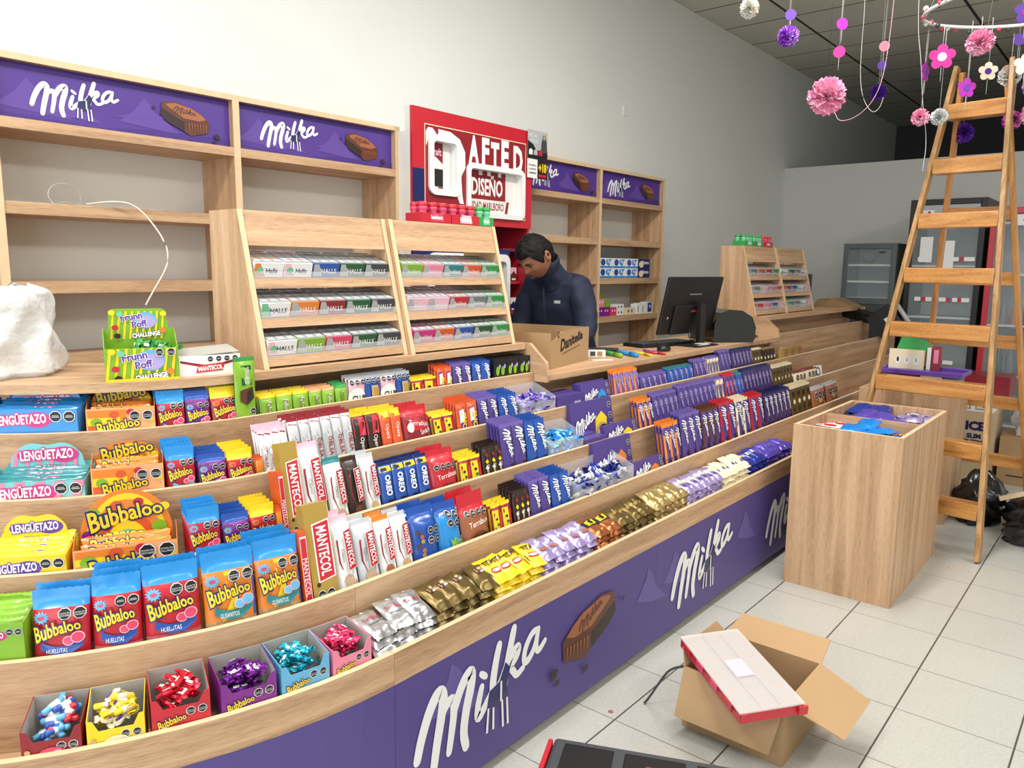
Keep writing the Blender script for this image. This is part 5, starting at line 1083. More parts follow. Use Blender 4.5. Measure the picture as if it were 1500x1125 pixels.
def marker(x0, y0, x1, y1, r, c, lb, c2=None):
    root = empty('marker_pen', lb, 'marker', (x0, y0, ZC+r), (0, 0, math.atan2(y1-y0, x1-x0))); L = math.hypot(x1-x0, y1-y0)
    m = MB(); m.tube([(0, 0, 0), (.004, 0, 0), (L*.62, 0, 0)], [r*.7, r, r], c, 12); m.build('barrel', root)
    m = MB(); m.tube([(L*.62, 0, 0), (L*.97, 0, 0), (L, 0, 0)], [r*1.12, r*1.05, r*.7], c2 or c, 12); m.build('cap', root)
marker(3.24, 2.10, 3.15, 1.945, .011, 'green', 'fat green marker on the checkout worktop', 'lime'); marker(3.30, 2.06, 3.225, 1.90, .011, 'sky', 'fat blue marker beside the green one')
marker(3.40, 2.03, 3.30, 1.865, .006, 'yellow', 'slim yellow marker on the checkout worktop'); marker(3.455, 1.99, 3.41, 1.85, .006, 'red', 'slim red marker near the worktop edge'); marker(3.50, 2.03, 3.44, 1.90, .006, 'violet', 'slim violet marker beside the red one')
m = MB(); m.box(-.06, .06, -.02, .02, 0, .022, 'black'); m.build('black_box', loc=(3.31, 2.17, ZC), rot=(0, 0, -1.1), label='long black case behind the green marker', cat='case', bevel=.003).scale = (1.5, 1.3, 1)
m = MB(); m.box(-.045, .045, -.025, .025, 0, .03, 'white'); ar = Art(m, lambda x, y, e: (x, -.025-e, y), .0004); ar.rect(-.03, .004, -.005, .026, 'dgrey'); ar.rect(.005, .004, .03, .026, 'kraft'); m.build('small_box', loc=(3.13, 2.08, ZC), rot=(0, 0, -.9), label='small white and brown box right of the cardboard box', cat='box')
m = MB(); m.box(-.05, .05, -.02, .02, 0, .001, 'white'); m.build('paper_slip', loc=(3.02, 1.97, ZC), rot=(0, 0, -.6), label='white paper slip on the checkout worktop beside the box', cat='paper')
for k in range(9):
    put(CM['red'] if k % 3 else candy_mesh('orange', 'green') if k == 0 else CM['teal'], 'wrapped_candy', loc=(5.12+.036*k, 1.935+.02*(k % 3), 1.007-.058+.008*(k % 2)), rot=(.2*k, .1, k), label='small wrapped candy on the far top tray next to the partition', cat='candy', group='candies on the far top tray').scale = (1.4,)*3
# upright cards and gold boxes at the tray ends
for nm, row, u, h_, c_, lb in (('price_card', 4, 3.80, .10, 'offwhite', 'small white price card beside the gold chocolate cartons'), ('price_card', 3, 4.02, .10, 'offwhite', 'small white price card in the far middle tray')):
    q = MB(); q.box(-.05, .05, 0, .002, 0, h_, c_); ar = Art(q, lambda x, y, e: (x, -e, y), .0004); ar.ell(0, h_*.6, .03, .03, 'dgrey', 14); ar.ell(0, h_*.6, .02, .02, 'white', 12); Y, z = rim(row)
    q.build(nm, loc=(X0+u, Y+.05, z-.0675+.02), rot=(R(-10), 0, -.2), label=lb, cat='card')
# ---------------------------------------------------------------- the man
def skin(nodes, edges, name='sk', levels=2):
    bm = bmesh.new(); L = bm.verts.layers.skin.verify(); V = {}
    for i, (k, (p, r)) in enumerate(nodes.items()):
        v = bm.verts.new(p); v[L].radius = r if isinstance(r, tuple) else (r, r); v[L].use_root = (i == 0); V[k] = v
    for a, b in edges: bm.edges.new((V[a], V[b]))
    me = bpy.data.meshes.new(name); bm.to_mesh(me); bm.free(); o = bpy.data.objects.new(name, me); COL.objects.link(o)
    o.modifiers.new('s', 'SKIN').use_smooth_shade = True; s = o.modifiers.new('u', 'SUBSURF'); s.levels = levels; s.render_levels = levels
    dg = bpy.context.evaluated_depsgraph_get(); dg.update(); r = bpy.data.meshes.new_from_object(o.evaluated_get(dg)); bpy.data.objects.remove(o)
    vs = [tuple(v.co) for v in r.vertices]; fs = [list(p.vertices) for p in r.polygons]; bpy.data.meshes.remove(r); return vs, fs
man = empty('person', 'man in dark navy jacket with short black hair, head bent over the cardboard box', 'person', (3.60, 2.605, 0))
MO = Vector((0, 0, 0)); AZ = R(188); F = Vector((math.cos(AZ), math.sin(AZ), 0)); Lf = Vector((-F.y, F.x, 0))   # facing and his left
def mp(f, l, z): return tuple(F*f+Lf*l+Vector((0, 0, z)))
sk = {'pelvis': (mp(0, 0, .86), .11), 'spine': (mp(.03, 0, 1.05), .105), 'chest': (mp(.09, 0, 1.235), .10), 'neckb': (mp(.20, 0, 1.375), .06), 'neck': (mp(.265, 0, 1.43), .052)}
ed = [('pelvis', 'spine'), ('spine', 'chest'), ('chest', 'neckb'), ('neckb', 'neck')]
for s, n_ in ((1, 'l'), (-1, 'r')):
    hx = .40 if s > 0 else .42
    sk.update({n_+'sh': (mp(.13, .14*s, 1.30), .045), n_+'el': (mp(.16, .205*s, 1.06), .036), n_+'wr': (mp(hx, .15*s, 1.035), .026), n_+'pa': (mp(hx+.05, .14*s, 1.03), (.034, .018)), n_+'hip': (mp(0, .09*s, .80), .085), n_+'kn': (mp(.03, .10*s, .44), .055), n_+'an': (mp(-.01, .10*s, .08), .036), n_+'to': (mp(.12, .11*s, .035), .03)})
    ed += [('chest', n_+'sh'), (n_+'sh', n_+'el'), (n_+'el', n_+'wr'), (n_+'wr', n_+'pa'), ('pelvis', n_+'hip'), (n_+'hip', n_+'kn'), (n_+'kn', n_+'an'), (n_+'an', n_+'to')]
    for k, (fl, ln_) in enumerate(((.026, .030), (.009, .034), (-.008, .032), (-.024, .025))):
        a, b, c = n_+'f%da' % k, n_+'f%db' % k, n_+'f%dc' % k
        sk[a] = (mp(hx+.085, (.14+fl)*s, 1.028), .0095); sk[b] = (mp(hx+.085+ln_, (.14+fl)*s, 1.018), .0085); sk[c] = (mp(hx+.090+ln_*1.5, (.14+fl)*s, .996), .0075); ed += [(n_+'pa', a), (a, b), (b, c)]
    sk[n_+'ta'] = (mp(hx+.03, (.14-.042)*s, 1.022), .011); sk[n_+'tb'] = (mp(hx+.065, (.14-.052)*s, 1.01), .009); ed += [(n_+'pa', n_+'ta'), (n_+'ta', n_+'tb')]
m = MB(); vs, fs = skin(sk, ed); m.add(vs, fs, 'skin', True)
# head: an ellipsoid shaped into brow, sockets, nose, lips, chin and ears; x forward, y left, z up
def head_pt(th, ph, k=1.0):
    x, y, z = math.cos(ph)*math.cos(th), math.cos(ph)*math.sin(th), math.sin(ph)
    X, Y_, Z = .098*x*(1.04 if x < 0 else 1), .076*y, .118*z
    if z < 0: Y_ *= 1-.28*z*z*(1 if x > -.2 else .6); X *= 1-(.10 if x > 0 else .35)*z*z
    g = lambda a, a0, w: math.exp(-((a-a0)/w)**2)
    if x > 0:
        X += .024*g(Y_, 0, .012)*g(Z, -.022, .016)+.012*g(Y_, 0, .009)*g(Z, .006, .02)          # nose
        X += .006*g(Z, .026, .010)*g(Y_, 0, .05)-.010*(g(Y_, .030, .014)+g(Y_, -.030, .014))*g(Z, .008, .012)   # brow, sockets
        X += .007*g(Y_, 0, .024)*(g(Z, -.055, .006)+g(Z, -.067, .006))+.010*g(Y_, 0, .026)*g(Z, -.096, .016)
        X += .004*(g(Y_, .042, .014)+g(Y_, -.042, .014))*g(Z, -.02, .018)
    return Vector((X*k, Y_*k, Z*k))
nu, nv = 56, 40; HV = [head_pt(2*math.pi*i/nu, -math.pi/2+math.pi*j/nv) for j in range(nv+1) for i in range(nu)]
HF = [[j*nu+i, j*nu+(i+1) % nu, (j+1)*nu+(i+1) % nu, (j+1)*nu+i] for j in range(nv) for i in range(nu)]
hc = Vector(mp(.36, .0, 1.487)); zax = Vector((0, 0, 1)); pitch_h = R(44); fx = (F*math.cos(pitch_h)-zax*math.sin(pitch_h)); fx = (Matrix.Rotation(R(-16), 3, 'Z') @ fx); ly = zax.cross(fx).normalized(); uz = fx.cross(ly)
HM = Matrix((fx, ly, uz)).transposed().to_4x4(); HM.translation = hc
m.add(HV, HF, 'skin', True, HM)
for s in (1, -1):
    ev = [(-.012+.019*math.cos(a)*r_-.004*(1-r_), s*(.078+.010*(1 if r_ < 1 else .2)*(r_ > .3)), -.004+.032*math.sin(a)*r_) for r_ in (.25, .6, 1) for a in [2*math.pi*k/14 for k in range(14)]]
    m.add(ev, [[q*14+k, q*14+(k+1) % 14, (q+1)*14+(k+1) % 14, (q+1)*14+k] for q in range(2) for k in range(14)]+[list(range(14))], 'skin', True, HM)
body = m.build('body', man)
for s in (1, -1):
    e = MB(); e.add([(.088+.004*math.cos(a)*0, s*.030+.013*math.cos(a), .006+.004*math.sin(a)) for a in [2*math.pi*k/12 for k in range(12)]], [list(range(12))], 'black', False, HM)
    e.build('eye', man); e = MB(); e.prism([(s*.016, .024), (s*.046, .026), (s*.048, .032), (s*.018, .031)], .094, .0985, 'hair', 'x', T=HM); e.build('eyebrow', man)
e = MB(); e.add([(.0995-.02*abs(y/.024)**2, y, -.0605+.0022*math.sin(6*a)) for a in (0, 1) for y in (-.022, -.011, 0, .011, .022)][:5]+[(.1005-.02*abs(y/.024)**2, y, -.066) for y in (-.022, -.011, 0, .011, .022)], [[k, k+1, k+6, k+5] for k in range(4)], 'lips', True, HM); e.build('mouth', man)
hv = []; hf = []; keep = {}
def hairline(th):   # lowest latitude covered, by azimuth from the face
    a = abs((th+math.pi) % (2*math.pi)-math.pi); return 0.50-.02*math.cos(6*a) if a < .75 else (.50-(a-.75)*1.3 if a < 1.25 else (-.15 if a < 1.45 else (.08 if a < 1.85 else -.62)))
NV = 26
for i in range(nu):
    th = 2*math.pi*i/nu; lo = hairline(th)
    for j in range(NV+1):
        ph = lo+(math.pi/2-lo)*j/NV; k = 1.10+.03*min(1, j/3)-(.075 if j == 0 else 0); p = head_pt(th, ph, k)
        if ph > .2: p = Vector((math.cos(ph)*math.cos(th)*.098*1.10, math.cos(ph)*math.sin(th)*.076*1.12, math.sin(ph)*.118*1.11))
        if abs((th+math.pi) % (2*math.pi)-math.pi) < .9 and ph > .3: p.x += .010*math.cos(th)*min(1, j/2)
        p += p.normalized()*noise.noise(p*60)*.006; hv.append(p)
for i in range(nu):
    for j in range(NV): a, b = i*(NV+1)+j, ((i+1) % nu)*(NV+1)+j; hf.append([a, b, b+1, a+1])
m = MB(); m.add(hv, hf, 'hair', True, HM); m.build('hair', man)
# jacket
jk = {'hem': (mp(-.02, 0, .82), (.20, .155)), 'waist': (mp(.0, 0, .95), (.195, .15)), 'mid': (mp(.035, 0, 1.12), (.20, .155)), 'chest': (mp(.09, 0, 1.25), (.185, .15)), 'yoke': (mp(.155, 0, 1.345), (.12, .10)), 'col': (mp(.225, 0, 1.415), .082), 'col2': (mp(.255, 0, 1.445), .074)}
je = [('hem', 'waist'), ('waist', 'mid'), ('mid', 'chest'), ('chest', 'yoke'), ('yoke', 'col'), ('col', 'col2')]
for s, n_ in ((1, 'l'), (-1, 'r')):
    hx = .40 if s > 0 else .42
    jk.update({n_+'s': (mp(.13, .15*s, 1.305), .092), n_+'u': (mp(.145, .195*s, 1.19), .078), n_+'e': (mp(.16, .212*s, 1.06), .066), n_+'w': (mp(hx-.03, .165*s, 1.035), .044)})
    je += [('chest', n_+'s'), (n_+'s', n_+'u'), (n_+'u', n_+'e'), (n_+'e', n_+'w')]
vs, fs = skin(jk, je, levels=3)
q = []
for v in vs:
    V_ = Vector(v); n1 = noise.noise(V_*9+Vector((3, 1, 0)))*.012+noise.noise(Vector((V_.x*20+V_.z*14, V_.y*20, V_.z*16-V_.x*12)))*.011
    d = Vector((V_.x-F.x*.08, V_.y-F.y*.08, 0)); d = d.normalized() if d.length > .02 else Vector((0, 0, 1)); q.append(tuple(V_+d*n1))
m = MB(); m.add(q, fs, 'jacket', True); J = m.build('jacket', man)
m = MB(); T_ = Matrix.Translation(Vector(mp(.262, 0, 1.44))) @ Matrix((F, Lf, zax)).transposed().to_4x4() @ Matrix.Rotation(R(28), 4, 'Y')
m.lathe([(.082, -.02), (.088, .012), (.086, .036), (.079, .036), (.078, .0)], 'jacket_d', 22, T=T_); m.build('collar', man)
m = MB(); n_ = [Vector(mp(.285, .0, 1.26)), Vector(mp(.235, .0, 1.12)), Vector(mp(.165, 0, .95))]; m.tube([Vector(mp(.27, .0, 1.32)), Vector(mp(.262, .0, 1.20)), Vector(mp(.22, .0, 1.06)), Vector(mp(.17, 0, .9))], .004, 'jacket_d', 6)
m.build('zip', man)
m = MB(); m.box(-.002, .002, -.018, .018, -.008, .008, 'lgrey', T=Matrix.Translation(Vector(mp(.268, .085, 1.245))) @ Matrix((F, Lf, zax)).transposed().to_4x4()); m.build('chest_badge', man)
tr = {'w': (mp(-.01, 0, .87), (.16, .125))}; te = []
for s, n_ in ((1, 'l'), (-1, 'r')): tr.update({n_+'h': (mp(0, .09*s, .78), .10), n_+'k': (mp(.03, .10*s, .44), .075), n_+'a': (mp(-.01, .10*s, .10), .06)}); te += [('w', n_+'h'), (n_+'h', n_+'k'), (n_+'k', n_+'a')]
vs, fs = skin(tr, te); m = MB(); m.add(vs, fs, 'trousers', True); m.build('trousers', man)
for s in (1, -1):
    vs, fs = skin({'a': (mp(-.03, .10*s, .05), .045), 'b': (mp(.06, .105*s, .042), .04), 'c': (mp(.15, .11*s, .034), .032)}, [('a', 'b'), ('b', 'c')]); m = MB(); m.add([(v[0], v[1], max(.002, v[2])) for v in vs], fs, 'black', True); m.build('shoe', man)
# ---------------------------------------------------------------- podiums
def podium(x0, x1, y0, y1, h, label, closed=False, div=None):
    root = empty('podium_bin', label, 'podium', (x0, y0, 0)); W, D = x1-x0, y1-y0; t = .018
    m = MB(); m.box(0, t, 0, D, 0, h, 'oak_z', ms={5: 'oak_edge'}); m.build('front_panel', root)
    m = MB(); m.box(W-t, W, 0, D, 0, h, 'oak_z', ms={5: 'oak_edge'}); m.build('back_panel', root)
    for a in (0, D-t): m = MB(); m.box(t+.0004, W-t-.0004, a, a+t, 0, h, 'oak_z', ms={5: 'oak_edge'}); m.build('side_panel', root)
    m = MB(); zb = h-.018 if closed else h-.10; m.box(t+.0008, W-t-.0008, t+.0004, D-t-.0004, zb-.014, zb if not closed else h-.0005, 'oak_x'); m.build('shelf' if not closed else 'top_board', root)
    if div: m = MB(); m.box(div, div+.014, t+.0004, D-t-.0004, zb+.0005, h-.006, 'oak_y'); m.build('divider', root)
    return root
PX0, PX1, PY0, PY1, PH = 3.410, 4.265, .737, 1.192, .745
podium(PX0, PX1, PY0, PY1, PH, 'tall oak podium bin in the aisle with candy in two open compartments', div=.40)
podium(4.79, 5.215, .80, 1.30, PH, 'second oak podium behind the ladder with cartons stacked on top', closed=True)
def stuffbin(x0, x1, y0, y1, mesh_, label, grp, n, z0, sc=1, lay=3, ang=0, hw=.02):
    random.seed(n+int(x0*100))
    for l in range(lay):
        for k in range(n):
            u = (k+.5)/n; px = x0+(x1-x0)*random.uniform(.3, .7) if ang == 0 else x0+(x1-x0)*u; py = y0+(y1-y0)*u if ang == 0 else (y0+y1)/2+random.uniform(-.02, .02)
            o = put(mesh_, mesh_.name, loc=(px, py, z0+.022*l+random.uniform(0, .008)), rot=(R(-90+random.uniform(-9, 9)), random.uniform(-.12, .12), (0 if ang else R(-90))+random.uniform(-.2, .2)), label=label+', %s across, %s layer from bottom' % (NUM[k % 12], NUM[l]), cat='packet', group=grp); o.scale = (sc, sc, sc)
def pm(w, h, t, body, art, nm):
    q = MB(); fn = pillow(q, w, h, t, body, wr=.0014, nx=10, nz=14, crimp=.04); art and art(Art(q, fn, .0016, .0004), w, h); return q.mesh(nm)
st = pm(.04, .20, .016, 'white', lambda a, w, h: (a.rect(-w*.44, h*.55, w*.44, h*.98, 'red', 2, 4), a.text('bar', 0, h*.3, w*.5, 'red', rot=-1.57)), 'candy_stick_pack')
bl = pm(.10, .15, .03, 'f_sky', None, 'blue_packet'); mx = pm(.06, .13, .02, 'blue', lambda a, w, h: (a.ell(0, h*.6, w*.4, w*.5, 'red'), a.ell(w*.1, h*.4, w*.3, w*.3, 'yellow')), 'mixed_packet')
b2 = pm(.09, .15, .03, 'f_blue', None, 'blue_violet_packet'); b3 = pm(.09, .15, .03, 'f_violet', None, 'violet_packet'); b4 = pm(.09, .14, .03, 'f_gold', None, 'olive_gold_packet'); b5 = pm(.08, .15, .03, 'f_lilac', dx_p, 'white_violet_packet')
zb = PH-.10+.006
stuffbin(PX0+.05, PX0+.36, .93, .99, st, 'white and red stick pack in near compartment', 'red and white stick packs', 6, zb, ang=1)
stuffbin(PX0+.03, PX0+.30, .865, 1.0, bl, 'shiny bright blue packet in near compartment', 'bright blue packets', 4, zb+.02)
stuffbin(PX0+.05, PX0+.32, .765, .87, mx, 'blue red and yellow packet in near compartment', 'mixed packets', 4, zb)
stuffbin(PX0+.44, PX0+.60, 1.08, 1.16, b4, 'olive gold packet in far compartment', 'olive gold packets', 2, zb)
stuffbin(PX0+.60, PX0+.76, .98, 1.15, b2, 'dark blue packet in far compartment', 'dark blue packets in the podium', 3, zb+.015)
stuffbin(PX0+.42, PX0+.62, .90, 1.08, b3, 'violet packet in far compartment', 'violet packets in the podium', 4, zb+.01)
stuffbin(PX0+.48, PX0+.80, .78, .92, b5, 'white and violet packet in far compartment', 'white and violet packets in the podium', 4, zb+.01)
# ---------------------------------------------------------------- ladder
LD, LN, LC = Vector((.1076, .9942, 0)), Vector((.9942, -.1076, 0)), Vector((4.306, .894, 0))
root = empty('step_ladder', 'tall worn wooden double step ladder standing behind the podium', 'ladder', tuple(LC))
def lp(s, z, back=False, dw=0):
    a = .2337*z if not back else .2337*2.46+.20*(2.46-z)+.03; wd = (.7083-.1762*z)/2-(.03 if back else 0)-dw; return LN*a+LD*wd*s+Vector((0, 0, z))
def beam(mb, p, q, wx, wy, mt):
    d = (q-p).normalized(); a = LD.copy(); a = (a-d*a.dot(d)).normalized(); b = d.cross(a); vs = []
    for c in (p, q): vs += [c+a*wx*i+b*wy*j for i, j in ((-1, -1), (1, -1), (1, 1), (-1, 1))]
    mb.add(vs, [[3, 2, 1, 0], [4, 5, 6, 7]]+[[k, (k+1) % 4, 4+(k+1) % 4, 4+k] for k in range(4)], mt)
for s in (1, -1):
    m = MB(); beam(m, lp(s, 0.005), lp(s, 2.53), .012, .026, 'old_pine_z'); m.build('front_rail', root, bevel=.004)
    m = MB(); beam(m, lp(s, 0.005, True), lp(s, 2.50, True), .012, .024, 'pine_z'); m.build('rear_rail', root, bevel=.004)
    m = MB(); P = lp(s, 2.44); beam(m, P+LN*(.02), P+LN*.055+Vector((0, 0, .05)), .016, .03, 'steel'); m.tube([P+LN*.02-LD*.02, P+LN*.02+LD*.02], .012, 'iron', 10); m.build('hinge', root)
for k in range(8):
    z = .279+.2925*k-.045; m = MB(); c = lp(0, z); w_ = (.7083-.1762*z)/2-.0125
    vs = [c+LD*w_*a+LN*b+Vector((0, 0, cc)) for a in (-1, 1) for b in (-.022, .062) for cc in (-.036, .045)]
    m.add(vs, [(0, 1, 3, 2), (4, 6, 7, 5), (0, 4, 5, 1), (2, 3, 7, 6), (0, 2, 6, 4), (1, 5, 7, 3)], 'pine_y'); m.build('step', root, bevel=.005)
for k in range(1, 6):
    z = .24+.36*k-.36+.05; m = MB(); c = lp(0, z, True); w_ = (.7083-.1762*z)/2-.0425
    vs = [c+LD*w_*a+LN*b+Vector((0, 0, cc)) for a in (-1, 1) for b in (-.012, .012) for cc in (-.015, .06)]
    m.add(vs, [(0, 1, 3, 2), (4, 6, 7, 5), (0, 4, 5, 1), (2, 3, 7, 6), (0, 2, 6, 4), (1, 5, 7, 3)], 'pine_y'); m.build('rear_crossbar', root, bevel=.003)
# ---------------------------------------------------------------- fridges
def fridge(x, y0, y1, z0, z1, dep, frame, label, shelves=4, glass='window_glass', inner='lgrey', stickers=None):
    root = empty('display_fridge', label, 'fridge', (x, (y0+y1)/2, z0)); W = (y1-y0)/2; H = z1-z0; t = .035
    m = MB(); m.box(0.03, dep, -W, -W+t, 0, H, frame); m.box(.03, dep, W-t, W, 0, H, frame); m.box(.03, dep, -W+t, W-t, H-t, H, frame); m.box(.03, dep, -W+t, W-t, 0, .08 if H > 1 else .03, frame); m.box(dep-.02, dep, -W+t, W-t, .08 if H > 1 else .03, H-t, inner); m.build('cabinet', root)
    m = MB(); m.box(0, .028, -W, -W+.045, 0.0, H, frame); m.box(0, .028, W-.045, W, 0, H, frame); m.box(0, .028, -W+.045, W-.045, H-.05, H, frame); m.box(0, .028, -W+.045, W-.045, 0, .06, frame); d = m.build('door', root, bevel=.004)
    g = MB(); g.box(.010, .014, -W+.045, W-.045, .06, H-.05, glass); g.build('glass_pane', d)
    for k in range(shelves):
        z = .12+(H-.25)*k/max(1, shelves-1) if H > 1 else .05+(H-.1)*k/shelves
        s = MB(); s.box(.05, dep-.03, -W+t+.002, W-t-.002, z, z+.006, 'lgrey'); s.box(.045, .049, -W+t+.002, W-t-.002, z-.004, z+.014, 'white'); s.build('shelf', root)
    if stickers: 
        m = MB(); ar = Art(m, lambda a, b, e: (-e, -a, b), .003); stickers(ar, W, H); m.build('stickers', d)
    return root
def st_black(ar, W, H):
    for y, z, w_, h_ in ((-.14, 1.72, .10, .22), (.02, 1.66, .12, .27)): ar.rect(y-w_/2, z-h_/2-.1, y+w_/2, z+h_/2-.1, 'white')
    for z, L in ((1.52, ((-.20, .10, 'white'), (.07, .05, 'white'), (.12, .04, 'red'), (.16, .08, 'white'))), (1.17, ((-.2, .05, 'white'), (-.15, .04, 'red'), (-.11, .05, 'white'), (-.04, .1, 'white'), (.05, .03, 'red'), (.1, .04, 'white'), (.14, .03, 'red'), (.17, .06, 'white'))), (.62, ((-.05, .08, 'white'), (.03, .04, 'red'), (.07, .08, 'white')))):
        for y, w_, c in L: ar.rect(y, z, y+w_, z+.035, c)
    ar.rect(-W+.05, 1.87, W-.05, H-.052, 'lgrey'); ar.ell(0, 1.94, .035, .035, 'steel', 16); ar.rect(.07, 1.925, .14, 1.955, 'dgrey'); ar.rect(-.2, 1.88, -.10, 1.96, 'white'); ar.rect(-.15, 1.90, -.13, 1.95, 'dred')
fridge(7.6, 1.166, 1.755, 0.002, 2.055, .58, 'black', 'tall black glass door fridge against the back wall', 5, stickers=st_black)
fridge(7.62, .52, 1.135, 0.002, 1.965, .56, 'red', 'tall red glass door fridge right of the black one', 5, stickers=lambda ar, W, H: (ar.rect(-.14, H-.15, .16, H-.06, 'white'), ar.text('Coca', 0, H-.105, .05, 'red', off=.03)))
fridge(7.6, 1.837, 2.30, 1.1235, 1.682, .42, 'fridge_grey', 'small grey countertop glass fridge left of the black fridge', 3, stickers=lambda ar, W, H: (ar.ell(-.0, H-.13, .05, .04, 'steel', 16), ar.rect(.08, H-.085, .14, H-.075, 'ink')))
m = MB(); m.box(7.58, 8.1, 1.80, 2.34, .002, 1.122, 'dgrey'); m.build('base_cabinet', label='dark cabinet under the small grey fridge', cat='cabinet', bevel=.005)
random.seed(5)
for k in range(5): 
    for z in (.18, .56, .95): 
        b = MB(); b.lathe([(0, 0), (.032, .0), (.034, .01), (.034, .15), (.014, .20), (.014, .235), (0, .235)], ('olive', 'dbrown', 'orange', 'steel', 'dgreen')[(k+int(z*10)) % 5], 12); b.build('bottle', loc=(7.80, .64+.09*k, z+.0), label='bottle inside the red fridge, %s from the right' % NUM[k], cat='bottle', group='bottles in the red fridge')
# things piled at the far end of the counter
m = MB(); T_ = Matrix.Translation((6.95, 1.86, 1.04)) @ Matrix.Rotation(R(12), 4, 'X') @ Matrix.Rotation(R(-20), 4, 'Y')
m.box(-.02, .02, -.20, .22, -.05, .05, 'black', T=T_); m.build('folded_screen', label='black slab shaped device lying over the far counter end', cat='device', bevel=.01)
m = MB(); T_ = Matrix.Translation((6.9, 1.72, 1.02)) @ Matrix.Rotation(R(-40), 4, 'X'); m.box(-.03, .03, -.10, .10, -.12, .10, 'black', T=T_); m.box(-.032, -.03, -.04, -.01, -.02, .01, 'white', T=T_); m.build('black_case', label='black case with small white label propped at the far counter end', cat='case', bevel=.008)
m = MB(); m.tube([(6.85, 1.62, 1.16), (6.85, 1.48, .96)], .018, 'lgrey', 10); m.build('metal_arm', label='grey metal arm sticking up behind the ladder', cat='bracket')
m = MB(); m.prism([(1.92, 1.1235), (2.26, 1.1235), (2.22, 1.19), (2.15, 1.17), (2.10, 1.20), (1.98, 1.15)], 6.75, 7.05, 'kraft_d', 'x'); m.build('crumpled_cardboard', label='crumpled brown cardboard lying on the far worktop before the grey fridge', cat='cardboard').location = (-.02, .0, .0)
m = MB(); m.box(6.18, 6.20, 2.10, 2.18, 1.1235, 1.40, 'dgrey'); m.build('upright_board', label='dark slim panel standing right of the farthest gum rack', cat='panel')
# on the second podium
zp = PH+.0005
def card(nm, x0, x1, y0, y1, z0, z1, c, lb, fn=None, cat='carton'):
    q = MB(); q.box(x0, x1, y0, y1, z0, z1, c); a = Art(q, lambda y, z, e: (x0-e, y, z), .0006)
    if fn: fn(a)
    return q.build(nm, label=lb, cat=cat)
card('flat_carton', 4.86, 5.10, 1.00, 1.215, zp, zp+.094, 'dred', 'flat dark red carton under the purple tray lid, left end'); card('flat_carton', 4.86, 5.10, .885, .995, zp, zp+.092, 'cream', 'flat cream carton under the middle of the purple lid'); card('flat_carton', 4.88, 5.10, .81, .88, zp, zp+.09, 'mgrey', 'flat grey carton under the purple lid, right end')
m = MB(); x0, x1, y0, y1, z0 = 4.84, 5.13, .78, 1.225, zp+.0945
m.box(x0, x1, y0, y1, z0, z0+.010, 'violet')
for a in (0, 1): m.box(x0+(x1-x0-.01)*a, x0+.01+(x1-x0-.01)*a, y0, y1, z0+.010, z0+.026, 'violet'); m.box(x0+.01, x1-.01, y0+(y1-y0-.01)*a, y0+.01+(y1-y0-.01)*a, z0+.010, z0+.026, 'violet')
m.build('tray_lid', label='long purple plastic tray lying on cartons on the second podium', cat='tray', bevel=.003)
zt = z0+.0105
card('display_card', 5.03, 5.06, 1.02, 1.21, zt, zt+.115, 'cream', 'cream carton with three small figures standing in the purple tray', lambda a: [(a.ell(1.06+.05*k, zt+.05, .015, .024, 'white', 12), a.ell(1.06+.05*k, zt+.055, .007, .016, ('ink', 'lgrey', 'mint')[2-k], 10)) for k in range(3)])
m = MB(); T_ = Matrix.Translation((5.08, 1.09, zt+.125)) @ Matrix.Rotation(R(18), 4, 'X'); m.box(0, .006, -.075, .085, -.11, .06, 'green', T=T_); m.build('green_folder', label='bright green card sheet leaning behind the cream carton', cat='sheet')
card('upright_box', 5.07, 5.11, .94, .985, zt, zt+.14, 'dred', 'dark pinkish upright box beside the cream carton', lambda a: a.rect(.95, zt+.04, .975, zt+.12, 'pink'), 'box'); card('pale_box', 5.07, 5.11, .99, 1.012, zt, zt+.13, 'offwhite', 'pale narrow upright box between cream carton and dark box', None, 'box')
# cartons at the far right
card('shipping_carton', 6.0, 6.35, .745, 1.08, .0005, .485, 'kraft_p', 'tan shipping carton printed ICE SLIM FILTERS behind the ladder', None, 'cardboard box')
m = MB(); a = Art(m, lambda x, y, e: (6.0-e, -x, y), .0012); a.text('ICE', -.86, .385, .055, 'navy', off=.06, wmax=.2); a.text('SLIM', -.865, .315, .03, 'navy', off=.05); a.text('FILTERS', -.865, .275, .024, 'navy', off=.04, wmax=.13)
lab = m.build('printed_label', bpy.data.objects['shipping_carton'])
m = MB(); m.box(6.0, 6.3, .76, 1.05, .486, .56, 'white'); a = Art(m, lambda y, z, e: (6.0-e, y, z), .0008)
for k in range(2): a.rect(.78+.12*k, .50, .87+.12*k, .552, 'dgreen'); a.rect(.785+.12*k, .505, .865+.12*k, .547, 'cream')
a.ell(.82, .53, .014, .014, 'magenta', 12); m.build('picture_box', label='white box with green framed pictures on top of the ICE carton', cat='box')
m = MB(); m.box(6.3, 6.6, .72, 1.0, .561, .70, 'dred'); m.build('red_box', label='dark red box behind the white picture box', cat='box')
card('brown_carton', 6.05, 6.4, .40, .715, .0005, .33, 'kraft', 'brown carton with red print right of the ICE carton', lambda a: None, 'cardboard box')
m = MB(); a = Art(m, lambda x, y, e: (6.05-e, -x, y), .0012); a.text('topline', -.60, .16, .04, 'red', off=.04, wmax=.18); a.rect(-.66, .06, -.56, .068, 'ink'); m.build('printed_label', bpy.data.objects['brown_carton'])
root_b = MB(); vs = []; n, k_ = 24, 14; random.seed(9)
